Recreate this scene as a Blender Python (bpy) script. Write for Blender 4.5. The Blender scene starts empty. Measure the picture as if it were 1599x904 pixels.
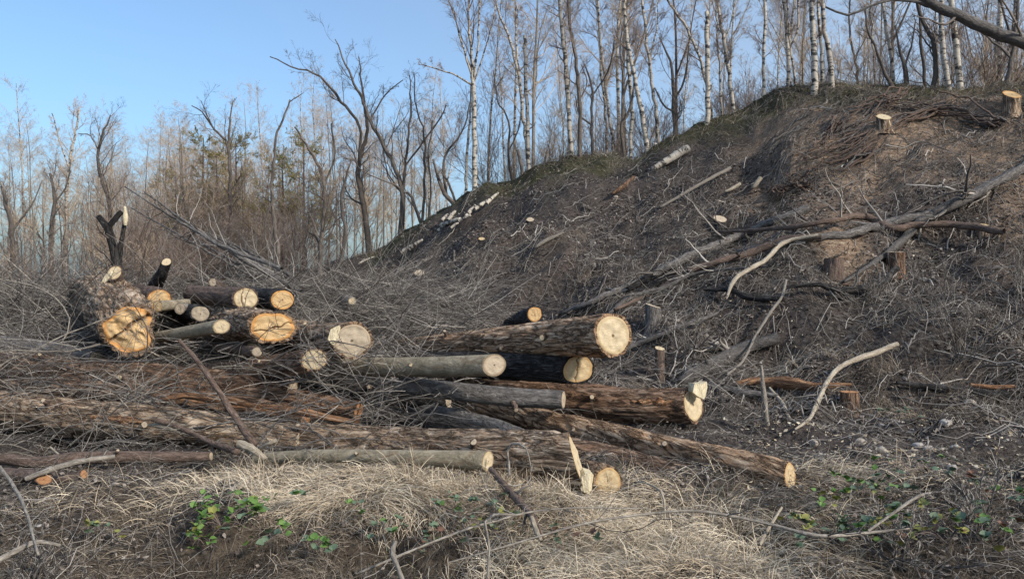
import bpy, math, random
import numpy as np
rng = np.random.default_rng(11)
S = bpy.context.scene
C = S.collection

# ---------------------------------------------------------------- camera, sky, sun, exposure
F = 1200.0; CX = 799.5; HY = 440.0; CAMZ = 1.6
cam = bpy.data.objects.new('camera', bpy.data.cameras.new('camera')); C.objects.link(cam)
cam.location = (0, 0, CAMZ); cam.rotation_euler = (math.radians(90), 0, 0)
cam.data.sensor_width = 36; cam.data.lens = 36 * F / 1599.0
cam.data.shift_y = (HY - 452.0) / 1599.0
cam.data.clip_start = 0.05; cam.data.clip_end = 3000
S.camera = cam
SUN_EL = 31.0; SUN_AZ = 128.0            # azimuth clockwise from +Y (camera looks along +Y)
w = bpy.data.worlds.new("World"); S.world = w; w.use_nodes = True
nt = w.node_tree; nt.nodes.clear()
sky = nt.nodes.new('ShaderNodeTexSky'); sky.sky_type = 'NISHITA'; sky.sun_disc = False
sky.sun_elevation = math.radians(SUN_EL); sky.sun_rotation = math.radians(SUN_AZ)
sky.air_density = 1.0; sky.dust_density = 4.0; sky.ozone_density = 3.5; sky.altitude = 200
bg = nt.nodes.new('ShaderNodeBackground'); bg.inputs['Strength'].default_value = 0.115
out = nt.nodes.new('ShaderNodeOutputWorld')
tn_ = nt.nodes.new('ShaderNodeMix'); tn_.data_type = 'RGBA'; tn_.blend_type = 'MULTIPLY'; tn_.inputs[0].default_value = 1; tn_.inputs[7].default_value = (.86, 1.0, 1.04, 1)
nt.links.new(sky.outputs[0], tn_.inputs[6]); 
# thin pale veil that thickens toward the sun's side of the sky
tc_ = nt.nodes.new('ShaderNodeTexCoord'); dp_ = nt.nodes.new('ShaderNodeVectorMath'); dp_.operation = 'DOT_PRODUCT'
dp_.inputs[1].default_value = (math.sin(math.radians(SUN_AZ)), math.cos(math.radians(SUN_AZ)), -.35); nt.links.new(tc_.outputs['Generated'], dp_.inputs[0])
mr_ = nt.nodes.new('ShaderNodeMapRange'); mr_.inputs[1].default_value = -1.1; mr_.inputs[2].default_value = .6; mr_.inputs[3].default_value = 0; mr_.inputs[4].default_value = .85; nt.links.new(dp_.outputs['Value'], mr_.inputs[0])
vl_ = nt.nodes.new('ShaderNodeMix'); vl_.data_type = 'RGBA'; nt.links.new(mr_.outputs[0], vl_.inputs[0]); nt.links.new(tn_.outputs[2], vl_.inputs[6]); vl_.inputs[7].default_value = (3.0, 3.4, 3.9, 1)
nt.links.new(vl_.outputs[2], bg.inputs[0]); nt.links.new(bg.outputs[0], out.inputs[0])
sd = bpy.data.lights.new('sun', 'SUN'); sd.energy = 2.3; sd.angle = math.radians(6); sd.color = (1.0, 0.90, 0.77)   # a low winter sun behind thin veil: soft edged shadows
sun = bpy.data.objects.new('sun', sd); C.objects.link(sun)
e, a = math.radians(SUN_EL), math.radians(SUN_AZ)
import mathutils
sdir = mathutils.Vector((math.sin(a) * math.cos(e), math.cos(a) * math.cos(e), math.sin(e)))
sun.rotation_euler = sdir.to_track_quat('Z', 'Y').to_euler(); sun.location = (30, 0, 30)
S.view_settings.view_transform = 'Standard'; S.view_settings.look = 'None'
S.view_settings.gamma = 1; S.view_settings.exposure = 1.0
S.cycles.max_bounces = 5; S.cycles.diffuse_bounces = 3

# ---------------------------------------------------------------- noise
def _h(ix, iy, iz, seed):
    h = (ix * 374761393 + iy * 668265263 + iz * 1440670441 + seed * 974634777) & 0xffffffff
    h = ((h ^ (h >> 13)) * 1274126177) & 0xffffffff
    h = ((h ^ (h >> 15)) * 2246822519) & 0xffffffff
    return (h ^ (h >> 16)) / 4294967295.0
def vn(p, seed=0):
    p = np.asarray(p, float); i = np.floor(p).astype(np.int64); f = p - i; u = f * f * (3 - 2 * f)
    r = 0
    for dx in (0, 1):
        for dy in (0, 1):
            for dz in (0, 1):
                wgt = (u[..., 0] if dx else 1 - u[..., 0]) * (u[..., 1] if dy else 1 - u[..., 1]) * (u[..., 2] if dz else 1 - u[..., 2])
                r = r + wgt * _h(i[..., 0] + dx, i[..., 1] + dy, i[..., 2] + dz, seed)
    return r * 2 - 1
def fbm(p, oct=3, seed=0):
    r = 0; a_ = 1.0; p = np.asarray(p, float)
    for k in range(oct):
        r = r + a_ * vn(p * 2.03 ** k + 17.3 * k, seed + k); a_ *= 0.5
    return r
def p3(x, y, z=0.0):
    return np.stack([x, y, np.zeros_like(x) + z], -1)

# ---------------------------------------------------------------- terrain height
_px = np.array([-2200, -600, 0, 300, 430, 540, 620, 700, 730, 800, 835, 890, 990, 1030, 1100, 1160, 1215, 1255, 1290, 1400, 1480, 1560, 1640, 1900, 2400], float)
_py = np.array([446, 448, 446, 443, 437, 410, 375, 325, 305, 285, 265, 247, 243, 220, 195, 175, 150, 134, 130, 137, 137, 128, 124, 118, 110], float)
_d1 = np.array([40, 40, 38, 34, 31, 28, 26.5, 25.5, 25, 24.5, 24, 23.5, 23, 22.5, 22.3, 22, 21.6, 21.3, 21, 20.6, 20.3, 20, 19.8, 19, 17], float)
_d0 = np.array([20, 20, 20, 19, 17, 15, 13.5, 12.6, 12.4, 11.8, 11.4, 11, 10.5, 10.2, 9.9, 9.7, 9.5, 9.3, 9.2, 9, 8.9, 8.8, 8.7, 8.4, 7.6], float)
_al = np.arctan((_px - CX) / F); _rf = 1 / np.cos(_al)
_ang = np.concatenate([[-math.pi, -2.6], _al, [1.2, 1.6, 2.1, 2.7, math.pi]])
_r0 = np.concatenate([[20, 20], _d0 * _rf, [9.5, 9.5, 10, 16, 20]])
_r1 = np.concatenate([[45, 45], _d1 * _rf, [25, 24, 25, 35, 45]])
_zc = np.concatenate([[0, 0], CAMZ + (HY - _py) / F * _d1, [8.5, 8, 4, 0, 0]])
_bx = np.array([0, 3.6, 4.3, 4.9, 5.4, 5.9, 6.6, 9, 15, 40, 800], float)
_bz = np.array([-.42, -.40, -.34, -.22, -.08, .0, .0, .0, .05, .15, .6], float)
def hills(X, Y):
    al = np.arctan2(X, Y); r = np.hypot(X, Y)
    r0 = np.interp(al, _ang, _r0); r1 = np.interp(al, _ang, _r1); zc = np.interp(al, _ang, _zc)
    return al, r, r0, r1, zc
def H(X, Y, detail=True):
    X = np.asarray(X, float); Y = np.asarray(Y, float)
    al, r, r0, r1, zc = hills(X, Y)
    # the bank: top edge wanders a little
    rb = np.where(Y > 0, Y, r) + 0.25 * vn(p3(X * .8, Y * 0.3), 5)
    base = np.interp(rb, _bx, _bz)
    t = np.clip((r - r0) / (r1 - r0), 0, 1)
    s = t ** 1.12
    z = base * (1 - s) + zc * s
    right = np.clip((al + 0.2) / 0.5, 0, 1)
    beyond = np.maximum(r - r1, 0)
    g = (np.where(zc > 3, 0.03, -0.035) ) * right
    z = z + np.where(beyond > 0, g * np.minimum(beyond, 60) - 0.25 * np.minimum(beyond, 1.5) * (s > .9) * right, 0)
    hs = np.clip((r - r0 + 1) / 3, 0, 1) * (zc > 1.9)
    fade = 1 - 0.42 * np.exp(-((r - r1) / 1.3) ** 2)
    z = z + hs * fade * (0.32 * vn(p3(X * .45, Y * .45), 2) + 0.23 * vn(p3(X * 1.1, Y * 1.1), 3))
    # brushy mound that the left stack lies on
    z = z + 1.0 * np.exp(-(((X + 4.4) / 3.4) ** 2 + ((Y - 11.4) / 1.7) ** 2)) + .45 * np.exp(-(((X + 8) / 3) ** 2 + ((Y - 11) / 2) ** 2))
    # grass hummocks on the near bank
    for hx, hy, hr, hh in ((-.95, 5.35, .75, .20), (.05, 5.25, .6, .10), (.9, 4.35, .6, .16), (-2.1, 5.4, .5, .12), (2.9, 4.9, .8, .08)):
        z = z + hh * np.exp(-(((X - hx) / hr) ** 2 + ((Y - hy) / (.42)) ** 2))
    if detail:
        z = z + 0.10 * vn(p3(X * 2.6, Y * 2.6), 7) + 0.040 * vn(p3(X * 6.5, Y * 6.5), 8) + 0.012 * vn(p3(X * 15, Y * 15), 9)
    return z
def Wp(px, py, D):
    return np.array([(px - CX) / F * D, D, CAMZ - (py - HY) / F * D])
_YS = np.concatenate([np.arange(3, 30, .06), np.arange(30, 120, .5)])
def hit(px, py):
    X = (px - CX) / F * _YS; Z = CAMZ - (py - HY) / F * _YS
    below = np.nonzero(H(X, _YS, False) >= Z)[0]
    return float(_YS[below[0]]) if len(below) else float(np.interp(math.atan((px - CX) / F), _ang, _r1) * math.cos(math.atan((px - CX) / F)))
def crestD(px):
    al = math.atan((px - CX) / F); return float(np.interp(al, _ang, _r1) * math.cos(al))

# ---------------------------------------------------------------- geometry accumulator
class Geo:
    def __init__(s): s.V = []; s.Q = []; s.T = []; s.tint = []; s.bc = []; s.n = 0
    def add(s, V, Q=None, T=None, tint=0.5, bc=None):
        V = np.asarray(V, float).reshape(-1, 3); m = len(V)
        if Q is not None and len(Q): s.Q.append(np.asarray(Q).reshape(-1, 4) + s.n)
        if T is not None and len(T): s.T.append(np.asarray(T).reshape(-1, 3) + s.n)
        s.V.append(V); s.tint.append(np.zeros(m) + tint)
        s.bc.append(V if bc is None else np.asarray(bc, float).reshape(-1, 3)); s.n += m
    def mesh(s, name, mat, origin=(0, 0, 0), smooth=True):
        me = bpy.data.meshes.new(name)
        V = np.concatenate(s.V) - np.asarray(origin, float)
        Q = np.concatenate(s.Q) if s.Q else np.zeros((0, 4), int); T = np.concatenate(s.T) if s.T else np.zeros((0, 3), int)
        me.vertices.add(len(V)); me.vertices.foreach_set('co', V.astype(np.float32).ravel())
        nl = Q.size + T.size; me.loops.add(nl)
        me.loops.foreach_set('vertex_index', np.concatenate([Q.ravel(), T.ravel()]).astype(np.int32))
        me.polygons.add(len(Q) + len(T))
        ls = np.concatenate([np.arange(len(Q)) * 4, Q.size + np.arange(len(T)) * 3]).astype(np.int32)
        me.polygons.foreach_set('loop_start', ls)
        me.polygons.foreach_set('use_smooth', np.full(len(Q) + len(T), smooth))
        a1 = me.attributes.new('tint', 'FLOAT', 'POINT'); a1.data.foreach_set('value', np.concatenate(s.tint).astype(np.float32))
        a2 = me.attributes.new('bc', 'FLOAT_VECTOR', 'POINT'); a2.data.foreach_set('vector', np.concatenate(s.bc).astype(np.float32).ravel())
        me.materials.append(mat); me.update(calc_edges=True); me.validate()
        return me
def link(name, me, parent=None, loc=None):
    o = bpy.data.objects.new(name, me); C.objects.link(o)
    if parent is not None: o.parent = parent
    if loc is not None: o.location = loc
    return o
def tag(o, label=None, cat=None, group=None, kind=None):
    if label: o['label'] = label
    if cat: o['category'] = cat
    if group: o['group'] = group
    if kind: o['kind'] = kind
    return o
def thing(name, loc, label, cat, group=None):
    o = bpy.data.objects.new(name, None); C.objects.link(o); o.location = loc; o.empty_display_size = .1
    return tag(o, label, cat, group)
def copy_tree(o, parent=None):
    c = o.copy(); C.objects.link(c)
    if parent is not None: c.parent = parent
    for ch in o.children: copy_tree(ch, c)
    return c
def nrm(v): return v / np.maximum(np.linalg.norm(v, axis=-1, keepdims=True), 1e-9)
def tubes(g, P, R, sides=4, tint=None, sbase=None, cap=True):
    P = np.asarray(P, float); R = np.asarray(R, float)
    if P.ndim == 2: P = P[None]; R = R[None]
    N, K, _ = P.shape
    T = nrm(np.gradient(P, axis=1)); m = nrm(P[:, -1] - P[:, 0])
    ref = np.where(np.abs(m[:, 2:3]) > .8, np.array([[1., 0, 0]]), np.array([[0, 0, 1.]]))[:, None, :]
    n1 = nrm(np.cross(T, np.broadcast_to(ref, T.shape))); n2 = np.cross(T, n1)
    an = np.arange(sides) / sides * 2 * math.pi
    ca, sa = np.cos(an)[None, None, :, None], np.sin(an)[None, None, :, None]
    V = P[:, :, None] + R[:, :, None, None] * (ca * n1[:, :, None] + sa * n2[:, :, None])
    seg = np.linalg.norm(np.diff(P, axis=1), axis=2); s = np.concatenate([np.zeros((N, 1)), np.cumsum(seg, 1)], 1)
    off = rng.uniform(0, 50, (N, 1, 1))
    bc = np.stack([R[:, :, None] * np.cos(an) + off, R[:, :, None] * np.sin(an) + 0 * off, np.broadcast_to(s[:, :, None], (N, K, sides)) + off * 0], -1)
    idx = np.arange(N * K * sides).reshape(N, K, sides)
    a_ = idx[:, :-1]; b_ = idx[:, 1:]
    Q = np.stack([a_, np.roll(a_, -1, 2), np.roll(b_, -1, 2), b_], -1).reshape(-1, 4)
    tn = rng.random(N) if tint is None else np.zeros(N) + tint
    T3 = None
    if cap and sides >= 4 and sides <= 12:
        e = idx[:, -1]; T3 = np.stack([np.broadcast_to(e[:, :1], (N, sides - 2)), e[:, 1:-1], e[:, 2:]], -1).reshape(-1, 3)
    g.add(V, Q, T3, np.repeat(tn, K * sides), bc)
def ribbons(g, P, Wd, side, tint=None):
    N, K, _ = P.shape; sd_ = side[:, None, :] * Wd[:, :, None]
    V = np.stack([P - sd_, P + sd_], 2); idx = np.arange(N * K * 2).reshape(N, K, 2)
    Q = np.stack([idx[:, :-1, 0], idx[:, :-1, 1], idx[:, 1:, 1], idx[:, 1:, 0]], -1).reshape(-1, 4)
    tn = rng.random(N) if tint is None else np.zeros(N) + tint
    g.add(V, Q, None, np.repeat(tn, K * 2))
def spline(pts, n):
    p = np.asarray(pts, float)
    if len(p) == 2: p = np.stack([p[0], (p[0] + p[1]) / 2, p[1]])
    p = np.vstack([2 * p[0] - p[1], p, 2 * p[-1] - p[-2]])
    m = len(p) - 3; d = np.linalg.norm(np.diff(p[1:-1, :3], axis=0), axis=1); cs = np.concatenate([[0], np.cumsum(d)])
    t = np.linspace(0, cs[-1], n); k = np.clip(np.searchsorted(cs, t, 'right') - 1, 0, m - 1); u = ((t - cs[k]) / d[k])[:, None]
    p0, p1, p2, q3 = p[k], p[k + 1], p[k + 2], p[k + 3]
    return .5 * ((2 * p1) + (-p0 + p2) * u + (2 * p0 - 5 * p1 + 4 * p2 - q3) * u ** 2 + (-p0 + 3 * p1 - 3 * p2 + q3) * u ** 3)

# ---------------------------------------------------------------- materials
def ramp(n, stops):
    r = n.nodes.new('ShaderNodeValToRGB'); el = r.color_ramp.elements
    while len(el) > 1: el.remove(el[0])
    el[0].position = stops[0][0]; el[0].color = (*stops[0][1], 1)
    for p, c in stops[1:]:
        x = el.new(p); x.color = (*c, 1)
    return r
class M:
    def __init__(s, name, rough=.9, spec=.25):
        s.m = bpy.data.materials.new(name); s.m.use_nodes = True; s.n = s.m.node_tree
        s.b = s.n.nodes['Principled BSDF']; s.b.inputs['Roughness'].default_value = rough
        s.b.inputs['Specular IOR Level'].default_value = spec
    def new(s, t, **k):
        x = s.n.nodes.new(t)
        for a_, v in k.items(): setattr(x, a_, v)
        return x
    def l(s, a_, b_): s.n.links.new(a_, b_)
    def attr(s, nm): return s.new('ShaderNodeAttribute', attribute_name=nm)
    def scaled(s, vec, sc):
        m_ = s.new('ShaderNodeVectorMath', operation='MULTIPLY'); s.l(vec, m_.inputs[0]); m_.inputs[1].default_value = sc; return m_.outputs[0]
    def noise(s, vec, scale, detail=4, rough=.6, dist=0):
        x = s.new('ShaderNodeTexNoise'); x.inputs['Scale'].default_value = scale; x.inputs['Detail'].default_value = detail
        x.inputs['Roughness'].default_value = rough; x.inputs['Distortion'].default_value = dist
        s.l(vec, x.inputs['Vector']); return x.outputs['Fac']
    def ramp(s, fac, stops):
        r = ramp(s.n, stops); s.l(fac, r.inputs[0]); return r.outputs[0]
    def mix(s, fac, a_, b_, mode='MIX'):
        x = s.new('ShaderNodeMix', data_type='RGBA', blend_type=mode)
        if isinstance(fac, float): x.inputs[0].default_value = fac
        else: s.l(fac, x.inputs[0])
        for v, i in ((a_, 6), (b_, 7)):
            if isinstance(v, tuple): x.inputs[i].default_value = (*v, 1)
            else: s.l(v, x.inputs[i])
        return x.outputs[2]
    def bump(s, h, st, dist=.02):
        b = s.new('ShaderNodeBump'); b.inputs['Strength'].default_value = st; b.inputs['Distance'].default_value = dist
        s.l(h, b.inputs['Height']); s.l(b.outputs[0], s.b.inputs['Normal'])
    def col(s, c): s.l(c, s.b.inputs['Base Color']); return s.m
BW = lambda a_, b_: [(a_, (0, 0, 0)), (b_, (1, 1, 1))]

def bark_mat(name, dark, mid, light, red=None, sc=(1, 1, .22), freq=26, bump=.8, redcut=.56):
    m = M(name); bc = m.attr('bc').outputs['Vector']; v = m.scaled(bc, sc)
    n0 = m.noise(v, freq * .55, 5, .6, .6)
    s0 = m.new('ShaderNodeMath', operation='SUBTRACT'); m.l(n0, s0.inputs[0]); s0.inputs[1].default_value = .5
    ab = m.new('ShaderNodeMath', operation='ABSOLUTE'); m.l(s0.outputs[0], ab.inputs[0]); ridge = m.ramp(ab.outputs[0], [(.0, (0, 0, 0)), (.03, (.6, .6, .6)), (.075, (1, 1, 1))])
    n1 = m.noise(v, freq, 6, .65, .4); n2 = m.noise(bc, 3.0, 4, .6); n3 = m.noise(m.scaled(bc, (1, 1, .4)), 90, 3, .6)
    c = m.ramp(n1, [(.38, dark), (.5, mid), (.62, light)])
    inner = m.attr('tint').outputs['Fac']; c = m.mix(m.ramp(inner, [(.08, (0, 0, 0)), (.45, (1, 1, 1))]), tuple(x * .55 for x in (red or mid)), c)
    c = m.mix(m.ramp(n2, BW(.4, .75)), c, m.mix(.4, c, dark), 'MIX')
    if red:
        c = m.mix(m.ramp(m.noise(m.scaled(bc, (1, 1, .3)), 3.5, 4, .6), BW(redcut, redcut + .06)), c, m.mix(m.ramp(n1, BW(.3, .7)), tuple(x * .5 for x in red), red))
    c = m.mix(.35, c, m.ramp(n3, [(.3, tuple(x * .5 for x in mid)), (.7, tuple(min(1, x * 1.7) for x in mid))]))
    c = m.mix(ridge, tuple(x * .75 for x in dark), c) if bump > .6 else m.mix(.25, c, m.mix(ridge, dark, c))
    hm = m.new('ShaderNodeMath', operation='MULTIPLY_ADD'); m.l(ridge, hm.inputs[0]); hm.inputs[1].default_value = .8; m.l(n1, hm.inputs[2])
    m.bump(hm.outputs[0], bump, .05)
    return m.col(c)
MAT = {}
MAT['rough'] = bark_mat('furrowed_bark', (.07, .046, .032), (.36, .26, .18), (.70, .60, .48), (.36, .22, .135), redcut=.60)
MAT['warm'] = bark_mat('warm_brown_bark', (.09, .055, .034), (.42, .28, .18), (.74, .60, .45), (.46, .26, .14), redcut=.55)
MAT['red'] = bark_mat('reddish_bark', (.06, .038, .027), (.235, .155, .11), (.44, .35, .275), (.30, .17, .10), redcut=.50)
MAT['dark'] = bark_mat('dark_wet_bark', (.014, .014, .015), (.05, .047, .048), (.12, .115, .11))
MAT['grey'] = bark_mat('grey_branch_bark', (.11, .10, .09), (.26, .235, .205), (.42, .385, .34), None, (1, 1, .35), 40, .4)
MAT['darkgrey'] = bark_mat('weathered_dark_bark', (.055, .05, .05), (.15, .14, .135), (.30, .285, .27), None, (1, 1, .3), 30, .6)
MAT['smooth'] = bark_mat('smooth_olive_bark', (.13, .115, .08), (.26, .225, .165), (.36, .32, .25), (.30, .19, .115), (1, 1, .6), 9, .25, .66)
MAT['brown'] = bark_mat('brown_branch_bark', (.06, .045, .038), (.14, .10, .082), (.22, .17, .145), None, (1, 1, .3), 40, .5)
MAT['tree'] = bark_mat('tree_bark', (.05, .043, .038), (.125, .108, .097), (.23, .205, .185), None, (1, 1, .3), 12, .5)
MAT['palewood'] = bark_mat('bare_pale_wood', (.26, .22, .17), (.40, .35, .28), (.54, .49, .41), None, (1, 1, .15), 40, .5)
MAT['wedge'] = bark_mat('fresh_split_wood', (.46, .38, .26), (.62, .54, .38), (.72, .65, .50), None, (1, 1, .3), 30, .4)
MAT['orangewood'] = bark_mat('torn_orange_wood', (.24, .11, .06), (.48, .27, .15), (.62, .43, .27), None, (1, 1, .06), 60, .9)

def birch_mat():
    m = M('birch_bark', .7); bc = m.attr('bc').outputs['Vector']
    n1 = m.noise(m.scaled(bc, (1, 1, 2.6)), 3.2, 4, .7); n2 = m.noise(m.scaled(bc, (1, 1, 7)), 9, 3, .6); n3 = m.noise(bc, 1.3, 3, .5)
    c = m.ramp(n2, [(.3, (.24, .215, .18)), (.45, (.44, .405, .35)), (.7, (.60, .56, .49))])
    oi = m.new('ShaderNodeObjectInfo').outputs['Random']; blk = m.ramp(n1, BW(.50, .57)); c = m.mix(m.ramp(oi, [(0, (.0, .0, .0)), (1, (.6, .6, .6))]), c, (.30, .265, .235)); c = m.mix(blk, c, (.045, .04, .037))
    c = m.mix(m.ramp(n3, BW(.62, .72)), c, (.06, .052, .048))
    m.bump(n1, .4, .02); return m.col(c)
MAT['birch'] = birch_mat()
def twig_mat(name, a_, b_, c_):
    m = M(name, .85); t = m.attr('tint').outputs['Fac']
    return m.col(m.ramp(t, [(0, a_), (.55, b_), (1, c_)]))
MAT['twig'] = twig_mat('twig_bark', (.055, .045, .042), (.12, .10, .092), (.24, .21, .19))
MAT['twigred'] = twig_mat('reddish_twig_bark', (.15, .115, .10), (.25, .20, .175), (.36, .30, .27))
MAT['twigwarm'] = twig_mat('far_twig_bark', (.30, .225, .155), (.48, .37, .265), (.62, .50, .375))
MAT['brush'] = twig_mat('brushwood_bark', (.04, .035, .032), (.13, .118, .11), (.44, .41, .375))
MAT['litter'] = twig_mat('leaf_litter', (.025, .02, .018), (.10, .08, .07), (.34, .30, .27))
MAT['chips'] = twig_mat('wood_chips', (.30, .23, .15), (.50, .42, .30), (.68, .62, .50))
MAT['straw'] = twig_mat('dry_grass_blades', (.26, .205, .145), (.56, .475, .365), (.80, .73, .60))
MAT['thatch'] = twig_mat('matted_grass', (.045, .036, .028), (.15, .122, .095), (.40, .35, .28))
MAT['moss'] = twig_mat('green_shoots', (.045, .06, .022), (.09, .11, .04), (.17, .18, .08))
def leaf_mat(name, c1, c2):
    m = M(name, .5, .4); bc = m.attr('bc').outputs['Vector']
    n = m.noise(bc, 30, 3, .6); c = m.ramp(n, [(.3, c1), (.7, c2)]); m.bump(n, .3, .01)
    return m.col(c)
MAT['leafg'] = leaf_mat('bramble_leaf_green', (.06, .13, .03), (.15, .26, .06))
MAT['leafb'] = leaf_mat('bramble_leaf_bluish', (.06, .10, .06), (.14, .20, .13))
MAT['leafy'] = leaf_mat('bramble_leaf_yellowing', (.15, .17, .04), (.28, .27, .07))
MAT['leafbr'] = leaf_mat('withered_leaf', (.09, .045, .03), (.20, .11, .07))
MAT['needle'] = twig_mat('pine_needles', (.08, .085, .03), (.20, .175, .06), (.38, .30, .12))

def cut_mat(name, core, mid, edge, ringc):
    m = M(name, .75); bc = m.attr('bc').outputs['Vector']
    sx = m.new('ShaderNodeSeparateXYZ'); m.l(bc, sx.inputs[0])
    cb = m.new('ShaderNodeCombineXYZ'); m.l(sx.outputs[0], cb.inputs[0]); m.l(sx.outputs[1], cb.inputs[1])
    ln = m.new('ShaderNodeVectorMath', operation='LENGTH'); m.l(cb.outputs[0], ln.inputs[0])
    nz = m.noise(bc, 2.2, 3, .6)
    ad = m.new('ShaderNodeMath', operation='MULTIPLY_ADD'); m.l(nz, ad.inputs[0]); ad.inputs[1].default_value = .22; m.l(ln.outputs['Value'], ad.inputs[2])
    c = m.ramp(ad.outputs[0], [(.15, core), (.55, mid), (.92, mid), (1.0, edge)])
    rg = m.new('ShaderNodeMath', operation='MULTIPLY'); m.l(ad.outputs[0], rg.inputs[0]); rg.inputs[1].default_value = 75
    sn = m.new('ShaderNodeMath', operation='SINE'); m.l(rg.outputs[0], sn.inputs[0])
    c = m.mix(m.ramp(sn.outputs[0], [(.2, (0, 0, 0)), (1, (.45, .45, .45))]), c, ringc)
    saw = m.noise(m.scaled(bc, (1, 9, 1)), 3.5, 4, .7)
    c = m.mix(m.ramp(saw, [(.35, (.55, .55, .55)), (.6, (0, 0, 0))]), c, tuple(x * .72 for x in mid))
    pith = m.ramp(ln.outputs['Value'], [(0.0, (1, 1, 1)), (.06, (1, 1, 1)), (.1, (0, 0, 0))])
    c = m.mix(pith, c, tuple(x * .35 for x in ringc))
    ck = m.noise(m.scaled(bc, (.5, 2.2, 1)), 2.6, 3, .5)
    c = m.mix(m.ramp(ck, [(.492, (0, 0, 0)), (.5, (.35, .35, .35)), (.508, (0, 0, 0))]), c, (.12, .08, .05))
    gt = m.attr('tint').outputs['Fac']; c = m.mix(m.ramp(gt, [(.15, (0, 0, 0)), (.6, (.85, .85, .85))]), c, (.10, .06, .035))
    dirt = m.noise(bc, 1.7, 5, .65); c = m.mix(m.ramp(dirt, [(.5, (0, 0, 0)), (.72, (.5, .5, .5))]), c, tuple(x * .5 for x in edge))
    fleck = m.noise(bc, 14, 3, .7); c = m.mix(m.ramp(fleck, [(.62, (0, 0, 0)), (.75, (.5, .5, .5))]), c, (.20, .14, .09))
    m.bump(saw, .5, .01); return m.col(c)
MAT['cutpale'] = cut_mat('fresh_cut_pale', (.56, .46, .32), (.62, .52, .36), (.52, .40, .23), (.44, .33, .20))
MAT['cutyellow'] = cut_mat('fresh_cut_yellow', (.56, .43, .26), (.60, .48, .30), (.54, .34, .15), (.44, .28, .14))
MAT['cutorange'] = cut_mat('fresh_cut_orange', (.62, .45, .27), (.66, .47, .25), (.62, .29, .08), (.46, .27, .12))
MAT['cutgrey'] = cut_mat('weathered_cut', (.46, .38, .29), (.50, .42, .32), (.40, .32, .23), (.32, .26, .19))
MAT['cutred'] = cut_mat('fresh_cut_red', (.42, .20, .10), (.46, .25, .13), (.38, .2, .1), (.30, .13, .07))
def stone_mat():
    m = M('stone_surface', .8); bc = m.attr('bc').outputs['Vector']; t = m.attr('tint').outputs['Fac']
    n = m.noise(bc, 18, 5, .65)
    c = m.mix(m.ramp(t, BW(0, 1)), m.ramp(n, [(.3, (.20, .165, .13)), (.7, (.46, .40, .33))]), m.ramp(n, [(.3, (.34, .33, .33)), (.7, (.58, .575, .57))]))
    m.bump(n, .5, .01); return m.col(c)
MAT['stone'] = stone_mat()

def ground_mat():
    m = M('earth', .95, .15); g = m.new('ShaderNodeNewGeometry').outputs['Position']
    z = m.attr('bc').outputs['Vector']; sp = m.new('ShaderNodeSeparateColor'); m.l(z, sp.inputs[0])
    n1 = m.noise(g, 1.3, 6, .65); n2 = m.noise(g, 14, 6, .7); n3 = m.noise(g, 60, 4, .7)
    stv = m.new('ShaderNodeMapping'); stv.inputs['Rotation'].default_value = (0, 0, .5); stv.inputs['Scale'].default_value = (1, 5, 3); m.l(g, stv.inputs[0])
    n4 = m.noise(stv.outputs[0], 5, 6, .75, .8)
    soil = m.ramp(n2, [(.38, (.015, .013, .012)), (.5, (.06, .053, .048)), (.66, (.19, .17, .157))])
    soil = m.mix(m.ramp(n1, BW(.38, .68)), soil, m.ramp(n4, [(.38, (.03, .024, .023)), (.62, (.12, .097, .088))]))
    clay = m.ramp(n4, [(.34, (.09, .06, .042)), (.5, (.27, .19, .135)), (.66, (.46, .37, .28))])
    moss = m.ramp(n2, [(.35, (.022, .024, .014)), (.6, (.07, .072, .034)), (.78, (.13, .125, .07))])
    straw = m.ramp(n2, [(.3, (.03, .024, .018)), (.55, (.10, .08, .06)), (.75, (.22, .185, .14))])
    nn = m.ramp(n1, BW(.3, .6))
    def w_(o):
        mu = m.new('ShaderNodeMath', operation='MULTIPLY', use_clamp=True); m.l(o, mu.inputs[0])
        ad = m.new('ShaderNodeMath', operation='ADD'); m.l(n2, ad.inputs[0]); ad.inputs[1].default_value = .5; m.l(ad.outputs[0], mu.inputs[1]); return mu.outputs[0]
    c = m.mix(w_(sp.outputs[0]), soil, clay); c = m.mix(w_(sp.outputs[1]), c, moss); c = m.mix(w_(sp.outputs[2]), c, straw)
    c = m.mix(m.ramp(n3, [(.35, (.5, .5, .5)), (.6, (0, 0, 0))]), c, (.03, .024, .022))
    m.bump(n2, .8, .05); return m.col(c)
MAT['ground'] = ground_mat()

# ---------------------------------------------------------------- the ground sheet
def zones(X, Y):
    al, r, r0, r1, zc = hills(X, Y); px = CX + F * np.tan(np.clip(al, -1.3, 1.3))
    t = (r - r0) / (r1 - r0)
    nz = .25 * vn(p3(X * .9, Y * .9), 31)
    clay = np.clip(1 - np.abs(px - 1410) / 300, 0, 1) * np.clip(1 - np.abs(t - .72 + nz) / .30, 0, 1) * 2.8
    clay += .25 * np.clip(1 - np.abs(px - 830) / 160, 0, 1) * np.clip(1 - np.abs(t - .4 + nz) / .2, 0, 1)
    moss = np.clip((t + nz * .4 - .86) / .1, 0, 1) * (zc > 2.5) * .9
    straw = np.clip((7.2 - r + nz) / 1.5, 0, 1) * .9 + ((zc < 1.9) & (r > 14)) * .7
    return np.clip(clay, 0, 1), np.clip(moss, 0, 1), np.clip(straw, 0, 1)
angs = np.concatenate([np.linspace(-math.pi, -.85, 40, endpoint=False), np.linspace(-.85, .85, 380, endpoint=False), np.linspace(.85, math.pi, 50, endpoint=False)])
rads = np.concatenate([np.geomspace(.4, 3.8, 14, endpoint=False), np.geomspace(3.8, 28, 250, endpoint=False), np.geomspace(28, 1500, 44)])
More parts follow.
